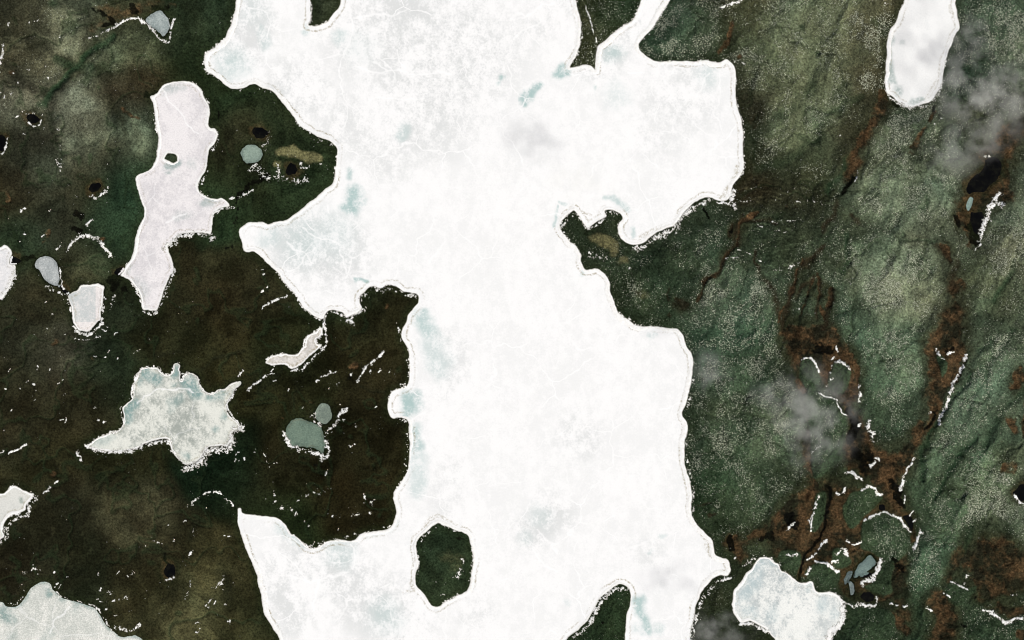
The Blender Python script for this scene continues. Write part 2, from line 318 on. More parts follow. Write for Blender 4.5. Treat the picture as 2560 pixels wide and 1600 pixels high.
BOGS = [   # outlines of the larger boggy flats: ring, strength, drier hummocks left out
 (T(3,2,"130,90 260,60 540,30 660,90 700,200 780,340 850,480 860,700 830,850 920,920 960,1080 1060,1230 1200,1230 1290,1130 1400,1000 1480,930 1590,900 1600,960 1480,1130 1390,1290 1330,1390 1260,1480") + T(3,3,"1240,100 1290,220 1310,330 1330,480 1270,380 1190,310 1110,230 1000,60") + T(3,2,"880,1500 830,1450 720,1400 690,1300 700,1180 740,1080 740,900 650,760 540,650 490,560 450,400 370,350 300,400 290,560 330,640 260,600 200,350 130,200"), 1.0),
 (T(3,1,"1720,1120 1870,1150 1870,1220 1780,1330 1860,1440") + T(3,2,"1830,0 1840,150 1870,300 1820,450 1790,540 1730,640 1680,760 1620,880 1600,930 1540,870 1480,780 1490,640 1520,520 1480,380 1450,260 1530,120 1600,0") + T(3,1,"1640,1420 1700,1330 1690,1200"), 1.0),
 (T(3,2,"330,1080 420,1000 400,1250 380,1400 430,1505") + T(3,3,"470,120 430,250 400,350 400,500 330,520 250,480 200,500 100,560 0,580 0,380 100,260 180,210 330,180 400,80") + T(3,2,"340,1400 320,1250"), .95),
 (T(3,3,"540,90 600,60 590,200 570,350 620,430 720,400 760,450 840,400 860,520 800,600 640,580 540,560 470,640 380,740 340,800 320,950 260,930 310,800 330,700 380,600 480,480 530,350 540,200"), .95),
 (T(3,3,"430,20 900,60 1250,120 1330,500 1310,800 1290,1090 1000,1110 700,1090 640,980 420,930 300,930 100,790 0,600 0,380 180,210"), .82),
 (T(3,3,"1760,680 1850,620 2000,620 2100,540 2200,490 2300,560 2419,640 2500,800 2419,1000 2300,1100 2200,1080 2050,1150 1960,1100 1960,950 1850,830 1750,900 1720,980 1660,960 1690,830"), .85),
 (T(3,3,"1560,1010 1660,1060 1700,1150 1760,1230 1800,1300 1770,1512 1700,1600 1480,1560 1560,1350 1530,1240 1480,1150 1500,1080"), .9),
 (T(3,3,"1030,1080 1150,1080 1310,1120 1300,1180 1380,1240 1340,1350 1200,1300 1080,1310 1020,1280 1180,1220 1160,1140"), .8),
 (T(3,3,"1170,830 1260,790 1290,860 1270,1000 1280,1090 1180,1060 1150,960"), .9),
 (T(3,3,"2040,1190 2200,1180 2419,1190 2480,1260 2419,1290 2300,1310 2150,1260"), .8),
 (T(3,0,"2419,1090 2250,1190 2080,1390 1920,1490") + T(3,1,"2000,40 1880,220 1790,420 1750,580 1830,660 1970,720 2010,640 2060,480 2120,400 2230,430 2320,340 2260,200 2230,60") + T(3,0,"2300,1490 2350,1350 2419,1280"), 1.0),
 (T(3,0,"1060,860 1130,920 1180,990 1120,1050 1050,1150 980,1260 940,1370 860,1440 850,1500") + T(3,1,"880,30 840,120 780,220 720,240 700,130 740,0") + T(3,0,"760,1480 800,1340 900,1260 960,1150 1000,1000"), .95),
 (T(2,3,"1950,570 2080,520 2200,540 2300,440 2419,400 2419,520 2300,560 2220,620 2200,740 2160,820 2120,760 2080,690 1980,640"), .8),
 (T(2,1,"1510,1350 1600,1320 1700,1330 1680,1420 1600,1440 1540,1400"), .9),
 (T(0,0,"860,60 1000,30 1180,60 1400,0 1560,20 1540,90 1400,80 1300,140 1160,180 1000,250 880,330 860,250 980,170 900,110"), .55),
]
ragged = fbm(GX, GY, 24, 5, 3, 0.7)
for ring, k in BOGS:
    w, d = polygon_sd(smooth(ring))
    WETF[w] = np.maximum(WETF[w], k * sstep(10, -9, d + 6 + 20 * ragged[w]))
PEAT = np.zeros(GX.shape)     # black wet peat and creek beds inside the hollows
blobs(PEAT, [([(2126, 440), (2118, 455), (2105, 480)], 7, .9), ([(2430, 560), (2440, 585), (2432, 605)], 16, .9), ([(2390, 548), (2400, 565)], 7, .9),
  ([(2126, 1030), (2130, 1050), (2135, 1085), (2128, 1100)], 11, .95), ([(2145, 1131), (2165, 1140), (2160, 1165)], 18, .75), ([(2039, 870), (2080, 872)], 16, .6), ([(2010, 900), (1990, 925)], 8, .6),
  ([(2030, 1216)], 6, .5), ([(2068, 1216), (2063, 1293), (2047, 1335), (2026, 1369), (2007, 1412), (1997, 1452)], 5, .95), ([(1973, 1293), (1985, 1310)], 11, .9), ([(1928, 1345)], 14, .9),
  ([(2224, 1215), (2255, 1262)], 13, .7), ([(2240, 1405), (2250, 1425)], 9, .6), ([(2341, 1020), (2340, 1050), (2320, 1075)], 6, .7), ([(2372, 868)], 8, .8), ([(1833, 1368), (1820, 1350)], 10, .85), ([(1910, 1345)], 9, .7),
  ([(325, 16), (335, 26)], 9, .85), ([(375, 22), (420, 25)], 6, .7), ([(245, 30), (290, 55), (265, 65)], 6, .8), ([(205, 540), (195, 530)], 9, .85), ([(180, 572), (200, 580)], 8, .8), ([(55, 655), (95, 648)], 6, .9), ([(270, 700), (300, 690), (280, 715)], 13, .95), ([(320, 715)], 10, .6),
  ([(365, 240), (390, 232)], 4, .9), ([(540, 280), (545, 290)], 5, .7), ([(883, 940)], 6, .9), ([(795, 1170)], 5, .9), ([(600, 480), (640, 455), (670, 440)], 9, .8), ([(1755, 530), (1770, 553)], 5, .8), ([(1825, 575)], 6, .8), ([(1555, 633)], 4, .8),
  ([(2230, 250), (2245, 262)], 6, .9), ([(2340, 250), (2320, 300)], 8, .5), ([(1130, 1345), (1150, 1346)], 5, .9), ([(1695, 650)], 4, .5), ([(1512, 1550)], 4, .9), ([(2130, 1375)], 7, .7), ([(560, 620), (580, 615)], 5, .6), ([(420, 1390), (422, 1405)], 6, .8), ([(590, 555), (600, 470)], 5, .5), ([(2440, 1490)], 6, .5), ([(2380, 1540), (2410, 1560)], 6, .5)])
PEAT = sstep(0.3, 0.7, PEAT + sstep(0, 0.2, PEAT) * 0.6 * fbm(GX, GY, 12, 4, 1, 0.7))
for k in ('triangle', 'pear', 'cup', 'egg', 'slate', 'disc', 'star', 'shard', 'splinter'):   # wet black moats where the pond ice has pulled back
    w, d = body[k]
    PEAT[w] = np.maximum(PEAT[w], 0.95 * sstep(5.5, 2.5, d + 3.0 * fbm(GX[w], GY[w], 25, 2, 5)))
SANDY = np.zeros(GX.shape)
blobs(SANDY, [([(1500, 605), (1525, 620)], 17, .8), ([(1560, 648)], 15, .6), ([(700, 380), (750, 388), (790, 392)], 12, .8), ([(650, 312)], 10, .3), ([(1110, 1385), (1140, 1400), (1135, 1420)], 22, .25), ([(1600, 735)], 18, .4), ([(1470, 60)], 20, .3), ([(690, 410)], 10, .6)])
GREEN = np.zeros(GX.shape)    # darker green along the valley floors
blobs(GREEN, [([(290, 90), (215, 150), (193, 170), (145, 215), (110, 265)], 9, .9), ([(138, 145), (165, 160), (225, 178)], 9, .6), ([(140, 12)], 14, .7), ([(2300, 60), (2350, 40)], 1, 0), ([(2005, 70)], 9, .8), ([(2045, 138)], 7, .8), ([(2030, 205), (2015, 230)], 12, .5), ([(2190, 60), (2205, 75)], 12, .6),
  ([(1960, 290), (1980, 270)], 14, .5), ([(2116, 590), (2116, 651), (2105, 680)], 7, .8), ([(2311, 492), (2295, 530)], 6, .8), ([(2536, 654), (2510, 704), (2481, 757)], 8, .8), ([(2489, 834), (2450, 880)], 8, .6), ([(2440, 1090), (2404, 1130), (2356, 1191), (2330, 1240)], 6, .8), ([(2420, 930), (2370, 1020), (2340, 1075), (2310, 1120), (2300, 1200)], 6, .8), ([(2530, 820), (2470, 900), (2420, 1000)], 7, .5), ([(2560, 960), (2500, 1040), (2460, 1120)], 8, .5), ([(2480, 1160), (2440, 1280), (2400, 1380)], 8, .5), ([(2060, 480), (2090, 440), (2120, 400)], 8, .6), ([(2250, 580), (2240, 600), (2290, 590), (2330, 600)], 5, .6), ([(2290, 640), (2320, 680)], 4, .5), ([(2040, 320), (2090, 270), (2150, 240)], 10, .4), ([(1890, 420), (1960, 400), (2030, 350)], 12, .4), ([(2195, 435), (2240, 430)], 12, .4)])

def crop(text, ox=1760, oy=400, k=800 / 2419.0):
    return [(ox + float(a.split(',')[0]) * k, oy + float(a.split(',')[1]) * k) for a in text.split()]
GULLY = np.zeros(GX.shape)
blobs(GULLY, [(crop(t), r, .9) for t, r in (("780,800 700,880 660,1000 640,1150 600,1270", 7), ("840,880 740,980 690,1050", 5), ("880,900 870,1050 860,1180", 5), ("970,1000 940,1150 900,1250", 6), ("900,640 830,740 780,800", 4), ("300,440 230,560 190,680 130,760 90,860 0,930", 7), ("420,820 480,930 560,1100 600,1200", 6), ("330,440 440,470 560,490", 4), ("400,700 380,780 420,820", 4),
  ("200,500 190,540", 9), ("260,560 240,620", 10), ("1720,640 1800,730 1850,800", 8), ("1900,780 1860,900 1840,1000", 9), ("1120,430 1140,490", 7), ("980,330 960,420 900,520", 8))])
blobs(GULLY, [(T(2,3,"1780,270 1860,240"), 4, .8), (T(2,3,"1830,350 1900,330"), 3, .8), (T(2,1,"1480,1200 1450,1260 1480,1330"), 4, .7), (T(2,1,"1120,1210 1190,1260"), 4, .7), (T(0,3,"2050,900 2150,1000 2160,1150"), 10, .6), (T(0,3,"1560,640 1600,760"), 8, .7), (T(0,3,"1840,380 1790,520"), 9, .6), (T(0,2,"0,420 200,400 330,250"), 9, .5), (T(0,2,"1800,560 2000,380 2300,280"), 5, .6), (T(0,2,"1450,330 1700,300"), 6, .5), (T(1,2,"0,650 150,560 250,470"), 6, .5), (T(1,2,"1000,620 1200,660"), 4, .6), (T(1,2,"350,560 420,660 380,800"), 8, .4), (T(0,0,"520,540 640,560 700,660 900,660 1040,700"), 8, .7), (T(0,0,"1000,900 1050,1050 1150,1150 1200,1300"), 8, .5), (T(0,0,"700,1400 850,1380 950,1300"), 6, .5), (T(0,0,"0,420 200,410 450,440"), 6, .6)])
GULLY = np.clip(GULLY * (1 + 0.8 * fbm(GX, GY, 18, 4, 2, 0.65)), 0, 1)
RIB = np.zeros(GX.shape)      # low frost-heaved ribs across the drainage fan
blobs(RIB, [(crop(t), 2.6, 1) for t in ("340,430 480,440 600,430", "330,480 500,510 640,550 760,600", "320,560 420,600", "380,620 520,590 700,600 840,640", "440,680 600,650 780,660", "410,740 560,740 700,720", "420,800 560,830 660,800 740,770", "720,860 800,800 920,760 1000,750", "250,210 420,230 560,250 660,230 800,210", "680,330 800,320 920,340 1000,320", "520,480 640,460 820,460", "260,680 340,710 400,770", "160,740 260,735", "350,530 560,560 700,620", "450,710 640,690 800,690", "300,330 420,310 560,320", "270,270 420,280 600,290", "470,860 600,870 720,830")])
RIB = RIB * sstep(-0.5, 0.4, fbm(GX, GY, 12, 3, 3, 0.7))
HUMMOCKS = [T(3,2,"310,370 370,355 430,385 450,430 490,540 480,600 400,650 320,600 290,480"), T(3,2,"560,620 590,480 620,400 700,390 760,450 775,540 740,640 690,690 620,680"), T(3,2,"1590,300 1650,350 1690,430 1640,540 1610,460"),
 T(3,2,"470,690 560,730 640,760 670,850 735,900 740,1050 690,1200 690,1300 600,1380 440,1500 400,1350 390,1100 360,900 360,700"), T(3,3,"890,390 980,340 1060,310 1110,300 1180,330 1250,370 1300,440 1345,500 1340,600 1270,720 1180,780 1060,740 960,670 880,640 870,520"),
 T(3,3,"700,250 780,120 880,90 960,60 1050,140 1080,170 1000,270 900,340 850,400 780,450 720,380"), T(3,3,"100,700 180,660 290,690 300,800 250,900 190,860 110,800"), T(3,3,"600,650 700,640 750,700 790,780 740,820 660,830 600,770"), T(3,3,"350,880 420,800 500,760 600,810 680,880 660,980 560,1060 450,1020 420,960"),
 T(3,3,"450,140 530,100 540,200 520,350 450,480 400,470 400,350 430,250"), T(3,3,"1660,1060 1720,960 1860,1020 1960,1000 1900,1100 1780,1190 1700,1120"), T(3,3,"900,1010 1000,950 1060,760 1180,800 1150,950 1170,1060 1050,1080"), T(3,3,"720,1170 860,1190 1000,1210 1160,1240 1200,1400 1100,1512 800,1512 700,1400")]
HUMM = np.zeros(GX.shape)
for ring in HUMMOCKS:
    w, d = polygon_sd(smooth(ring))
    m = sstep(2.5, -2.5, d + 3 * fbm(GX[w], GY[w], 14, 3, 1))
    HUMM[w] = np.maximum(HUMM[w], m); WETF[w] *= 1 - m; GULLY[w] *= 1 - m
DOMES = [   # dry lichen-covered rises: ring (photo pixels), brightness gain
 ("100,20 190,15 215,95 200,145 165,155 130,130 122,70", 1.6), ("330,75 395,110 400,150 330,172 250,182 205,172 240,130 290,90", 1.4), ("190,190 240,195 265,240 280,300 275,370 230,420 160,410 138,300 150,240", 1.6), ("120,132 160,145 172,180 150,205 100,222 55,205 50,155", 1.4),
 ("-20,215 80,230 112,258 100,300 40,330 -20,325", 1.35), ("305,290 350,300 378,340 350,375 315,345", 1.55), ("70,400 130,390 150,440 110,470 60,450", 1.2), ("0,90 60,95 70,130 10,140", 1.1), ("60,830 110,800 180,870 210,930 150,960 70,940", 1.2), ("10,620 80,690 110,760 60,800 0,780", 1.1),
 ("240,1230 330,1210 420,1230 430,1330 340,1380 250,1330", 1.15), ("410,1490 470,1400 540,1390 570,1470 545,1600 410,1620", 1.3), ("560,1400 620,1390 640,1460 590,1470", 1.2), ("560,1540 620,1530 640,1620 570,1620", 1.2), ("180,650 240,620 285,660 280,710 200,715 170,690", 1.15), ("430,640 500,620 540,660 500,700 430,690", 1.15),
 ("1840,-40 2200,-40 2215,80 2190,190 2130,275 2040,335 1960,375 1905,350 1895,250 1850,150", 1.25), ("2150,430 2220,395 2330,420 2400,470 2385,530 2340,560 2290,545 2250,590 2190,560 2130,510", 1.25), ("2130,600 2230,580 2290,620 2330,620 2350,700 2320,790 2250,840 2180,800 2135,700", 1.4), ("2340,610 2390,600 2400,650 2365,650", 1.25),
 ("2480,500 2560,480 2600,650 2520,690 2470,770 2430,760 2450,640", 1.25), ("2560,820 2440,870 2390,960 2335,1060 2295,1180 2335,1185 2420,1085 2500,970 2580,900", 1.3), ("2420,1135 2375,1215 2325,1300 2275,1400 2270,1480 2320,1500 2365,1430 2400,1330 2480,1280 2560,1180 2480,1145", 1.25),
 ("1780,660 1870,645 1925,725 1960,810 1960,930 1990,1000 1960,1110 1900,1160 1800,1130 1740,1050 1740,880 1730,780", 1.15), ("2090,815 2200,790 2300,870 2310,950 2250,1000 2180,1000 2135,920", 1.25), ("2165,1300 2210,1285 2260,1310 2275,1345 2250,1400 2200,1400 2155,1360", 1.2), ("2220,280 2330,270 2350,330 2250,400 2190,420 2175,350", 1.2),
 ("2440,20 2560,30 2600,200 2520,170 2450,100", 1.2), ("1600,20 1760,0 1800,60 1790,130 1620,135 1600,100", 1.2), ("1560,700 1640,690 1660,740 1600,770", 1.2), ("1690,580 1790,570 1800,640 1720,680 1660,650", 1.1), ("1740,1130 1850,1160 1900,1250 1850,1310 1760,1260", 1.1), ("2490,1240 2600,1230 2600,1360 2530,1340", 1.15)]
DOME = np.zeros(GX.shape); GAIN = np.ones(GX.shape)
rg2 = fbm(GX, GY, 45, 5, 1, 0.62)
for ring, g in DOMES:
    w, d = polygon_sd(smooth([tuple(float(v) for v in q.split(',')) for q in ring.split()]))
    m = sstep(9, -14, d + 22 * rg2[w])
    DOME[w] = np.maximum(DOME[w], m); GAIN[w] = np.maximum(GAIN[w], 1 + (g - 1) * m)
def blur(a, n):
    for axis in (0, 1):
        for _ in range(2):
            c = np.cumsum(np.pad(a, [(n + 1, n) if k == axis else (0, 0) for k in (0, 1)], mode='edge'), axis)
            a = (np.take(c, np.arange(2 * n + 1, c.shape[axis]), axis) - np.take(c, np.arange(0, c.shape[axis] - 2 * n - 1), axis)) / (2 * n + 1)
    return a
WETF = np.clip(WETF, 0, 1)
HALO = np.clip(1.5 * blur(np.maximum(np.maximum(WETF, 0.8 * GULLY), 0.7 * GREEN), 9) + 0.9 * blur(np.maximum(WETF, 0.7 * PEAT), 22), 0, 1)      # damp dark heath around the hollows
rill = 1 - np.abs(fbm(GX + 26 * fbm(GX, GY, 80, 3, 2), GY + 26 * fbm(GX, GY, 80, 3, 4), 130, 4, 1, 0.6)) / 0.09
RILL0 = sstep(0.0, 1.0, rill)
rux = GX * 0.92 + GY * 0.39; ruy = (GY * 0.92 - GX * 0.39) * 0.42        # folds run north-north-east to south-south-west
rdg = lambda wl, sd_: 1 - 2 * np.abs(fbm(rux + 14 * fbm(GX, GY, 60, 3, 1), ruy + 10 * fbm(GX, GY, 60, 3, 2), wl, 3, sd_, 0.5))
RELIEF = east * (26 * rdg(95, 3) * sstep(1650, 2050, GX) + 12 * rdg(36, 4) + 3.5 * rdg(17, 2)) + (1 - east) * (14 * (1 - 2 * np.abs(fbm(GX, GY, 110, 4, 2, 0.55))) + 5 * fbm(GX, GY, 30, 3, 4))
ROLL = 22 * fbm(GX, GY, 230, 4, 4) + 20 * fbm(GX * 0.94 + GY * 0.34, (GY * 0.94 - GX * 0.34) * 0.38, 90, 3, 1) * sstep(1500, 2000, GX) + 5 * fbm(GX, GY, 40, 3, 5) + RELIEF
inland = sstep(2, 70, SD)
hum_amp = 0.10 + 0.75 * east * (1 - 0.8 * np.clip(WETF, 0, 1)) * (1 - 0.45 * sstep(1850, 1920, GX) * sstep(2200, 2100, GX) * sstep(420, 320, GY)) + 0.15 * sstep(500, 100, GY)
HUM = (0.6 * vnoise(GX / 3.1, GY / 3.1, 2) + 0.6 * vnoise(GX / 5.7, GY / 5.7, 3) + 0.35 * vnoise(GX / 2.0, GY / 2.0, 1)) * hum_amp
Z = np.where(SD > 0, 0.45 * np.minimum(SD, 6) + 9 * inland + (ROLL + 14) * 0.55 * inland - 5 * WETF * inland + 7 * blur(DOME, 6) * inland + 4 * blur(HUMM, 2) * inland + 1.2 * RIB - 4 * GULLY * inland - 9 * GREEN * inland - 5 * RILL0 * inland + HUM * sstep(1, 10, SD) * 1.6,
             np.maximum(SD * 0.6, -4))
Z += -0.0 * GX

qX = GX + 26 * fbm(GX, GY, 80, 3, 2); qY = GY + 26 * fbm(GX, GY, 80, 3, 4)
patch = fbm(qX, qY, 46, 5, 5, 0.62)
fine = fbm(GX, GY, 5, 2, 2, 0.9)
NW = sstep(650, 250, GY) * (1 - east)
crisp = sstep(-0.10, 0.12, patch) - 0.5                     # lichen heath against wetter, darker heath
COL = COL * np.exp((0.34 - 0.20 * east) * crisp + (0.35 - 0.05 * east) * patch + (0.20 + 0.26 * east + 0.16 * NW) * fine)[..., None]
rill = 1 - np.abs(fbm(qX * (1 + 0 * east), qY, 130, 4, 1, 0.6)) / 0.055     # small drainage lines
RILL = sstep(0.0, 0.8, rill) * sstep(4, 30, SD)
COL = COL * (1 - 0.5 * RILL[..., None]) + 0.5 * RILL[..., None] * lin((36, 44, 28))
lich = sstep(0.0, 0.5, fbm(qX * 0.94 + qY * 0.34, (qY * 0.94 - qX * 0.34) * 0.45, 40, 5, 3, 0.65)) * (0.3 * east + 0.3 * NW)
COL = COL * (1 - lich[..., None]) + lich[..., None] * COL * np.array([1.62, 1.55, 1.50])
warm = fbm(qX, qY, 60, 4, 0)[..., None]
COL = COL * (1 + warm * np.array([0.12, 0.0, -0.03]))
low = (1 - DOME) * (0.16 + 0.10 * NW + 0.04 * east)
COL = COL * (GAIN * (1 - low))[..., None]
hal = sstep(0.12, 0.75, HALO * (1 + 0.9 * fbm(GX, GY, 40, 4, 4, 0.65)))
COL = COL * (1 - 0.62 * hal[..., None]) + 0.62 * hal[..., None] * lin((50, 46, 31)) * np.exp(0.35 * fine + 0.3 * patch)[..., None]
damp = sstep(0.12, 0.5, fbm(qX * 0.94 + qY * 0.34, (qY * 0.94 - qX * 0.34) * 0.5, 75, 4, 2, 0.6)) * east * 0.38   # lower, darker stretches between the hummock fields
COL = COL * (1 - damp[..., None]) + damp[..., None] * COL * np.array([0.62, 0.66, 0.62])
bt = sstep(-0.30, 0.30, fbm(GX, GY, 40, 5, 2, 0.75))[..., None]
brown = (lin((34, 30, 22)) * (1 - bt) + lin((88, 63, 43)) * bt) * np.exp(1.1 * fbm(GX, GY * 1.7, 7, 3, 4, 0.8))[..., None]
w3 = (0.88 * WETF)[..., None]
COL = COL * (1 - w3) + brown * w3
s3 = (0.9 * sstep(0.1, 0.7, SANDY * (1 + 0.4 * fine)))[..., None]
COL = COL * (1 - s3) + lin((112, 102, 72)) * s3
hm = (0.7 * HUMM)[..., None]
COL = COL * (1 - hm) + hm * lin((58, 70, 50)) * np.exp(0.35 * fine + 0.35 * patch)[..., None]
COL = COL * (1 + 1.1 * RIB[..., None])
gu = (0.8 * GULLY)[..., None]
COL = COL * (1 - gu) + gu * (lin((46, 36, 26)) * east[..., None] + lin((30, 30, 20)) * (1 - east[..., None]))
g3 = (0.75 * GREEN)[..., None]
COL = COL * (1 - g3) + lin((34, 54, 36)) * g3
p3 = (0.95 * sstep(0.2, 0.7, PEAT))[..., None]
COL = COL * (1 - p3) + lin((14, 13, 9)) * p3
shrub = (0.45 * sstep(26, 4, SD) * (1 + 0.4 * patch))[..., None]      # low dark willow belt along every shore
COL = COL * (1 - shrub) + lin((34, 38, 22)) * shrub
COL = np.clip(COL * (np.array([0.81, 0.92, 0.90]) * east[..., None] + np.array([0.82, 0.95, 0.92]) * (1 - east[..., None])) / (0.86 + 0.25 * east[..., None]), 0.003, 0.9)
FLECK = np.clip(0.0 + 0.95 * east * (0.65 + 0.5 * fbm(GX, GY, 60, 3, 1)) + 0.16 * sstep(500, 200, GY), 0, 1) * (1 - sstep(0.2, 0.6, WETF) * 0.85) * (1 - PEAT)
FLECK *= (1 - 0.8 * hal) * (1 - 1.1 * damp) * (0.5 + 0.6 * DOME) * (0.15 + 1.0 * sstep(-0.3, 0.35, fbm(qX, qY, 34, 4, 1, 0.65))) * sstep(0.018, 0.05, LUM0)
FLECK *= 1 - 0.55 * sstep(1850, 1920, GX) * sstep(2200, 2100, GX) * sstep(420, 320, GY)

# ------------------------------------------------------------------ materials
def new_mat(name):
    m = bpy.data.materials.new(name); m.use_nodes = True
    n = m.node_tree.nodes; l = m.node_tree.links
    return m, n, l, n['Principled BSDF']

def noise(n, l, vec, scale, detail=3, rough=0.6):
    t = n.new('ShaderNodeTexNoise'); t.inputs['Scale'].default_value = scale
    t.inputs['Detail'].default_value = detail; t.inputs['Roughness'].default_value = rough
    l.new(vec, t.inputs['Vector']); return t.outputs['Fac']

def ramp(n, l, fac, a, b, lo=0.0, hi=1.0):
    r = n.new('ShaderNodeMapRange'); r.interpolation_type = 'SMOOTHSTEP'
    for k, v in zip(('From Min', 'From Max', 'To Min', 'To Max'), (a, b, lo, hi)): r.inputs[k].default_value = v
    l.new(fac, r.inputs['Value']); return r.outputs['Result']

def mathn(n, l, op, a, b=None):
    m = n.new('ShaderNodeMath'); m.operation = op
    for k, v in enumerate((a, b)):
        if v is None: continue
        if isinstance(v, (int, float)): m.inputs[k].default_value = v
        else: l.new(v, m.inputs[k])
    return m.outputs[0]

def mixc(n, l, fac, a, b, mode='MIX'):
    m = n.new('ShaderNodeMix'); m.data_type = 'RGBA'; m.blend_type = mode
    if isinstance(fac, (int, float)): m.inputs[0].default_value = fac
    else: l.new(fac, m.inputs[0])
    for k, v in ((6, a), (7, b)):
        if isinstance(v, tuple): m.inputs[k].default_value = (*v, 1)
        else: l.new(v, m.inputs[k])
    return m.outputs[2]

def attr(n, name):
    a = n.new('ShaderNodeAttribute'); a.attribute_name = name; return a

def tundra_material():
    m, n, l, b = new_mat('tundra')
    pos = n.new('ShaderNodeNewGeometry').outputs['Position']
    col = attr(n, 'cover').outputs['Color']
    fl = attr(n, 'fleck').outputs['Fac']
    grain = ramp(n, l, noise(n, l, pos, 0.11, 4, 0.75), 0.27, 0.73, 0.3, 1.7)
    g = n.new('ShaderNodeCombineColor')
    for k in range(3): l.new(grain, g.inputs[k])
    c = mixc(n, l, 1.0, col, g.outputs[0], 'MULTIPLY')
    # pale lichen hummocks and left-over flecks of snow
    wp = n.new('ShaderNodeVectorMath'); wp.operation = 'MULTIPLY_ADD'
    nt_ = n.new('ShaderNodeTexNoise'); nt_.inputs['Scale'].default_value = 0.12; l.new(pos, nt_.inputs['Vector'])
    l.new(nt_.outputs['Color'], wp.inputs[0]); wp.inputs[1].default_value = (6, 6, 0); l.new(pos, wp.inputs[2])
    fs = []
    for sc, lo, hi in ((0.155, 0.50, 0.20), (0.27, 0.55, 0.25)):
        vo = n.new('ShaderNodeTexVoronoi'); vo.voronoi_dimensions = '2D'; vo.inputs['Scale'].default_value = sc
        l.new(wp.outputs[0], vo.inputs['Vector'])
        sp = n.new('ShaderNodeSeparateColor'); l.new(vo.outputs['Color'], sp.inputs[0])
        dot = ramp(n, l, vo.outputs['Distance'], lo, hi)
        pick = ramp(n, l, mathn(n, l, 'ADD', sp.outputs[0], mathn(n, l, 'MULTIPLY', fl, 0.55)), 0.98, 1.12)
        fs.append(mathn(n, l, 'MULTIPLY', mathn(n, l, 'MULTIPLY', dot, pick), ramp(n, l, sp.outputs[1], 0.0, 1.0, 0.35, 1.0)))
    f = mathn(n, l, 'MAXIMUM', fs[0], fs[1])
    dk = ramp(n, l, fl, 0.1, 0.9, 1.0, 0.62)
    g2 = n.new('ShaderNodeCombineColor')
    for k in range(3): l.new(dk, g2.inputs[k])
    c = mixc(n, l, 1.0, c, g2.outputs[0], 'MULTIPLY')
    c = mixc(n, l, f, c, (0.42, 0.44, 0.34))
    l.new(c, b.inputs['Base Color'])
    b.inputs['Roughness'].default_value = 0.95
    b.inputs['Specular IOR Level'].default_value = 0.0
    bump = n.new('ShaderNodeBump'); bump.inputs['Strength'].default_value = 0.8; bump.inputs['Distance'].default_value = 1.6
    l.new(noise(n, l, pos, 0.16, 3, 0.7), bump.inputs['Height'])
    l.new(bump.outputs[0], b.inputs['Normal'])
    return m

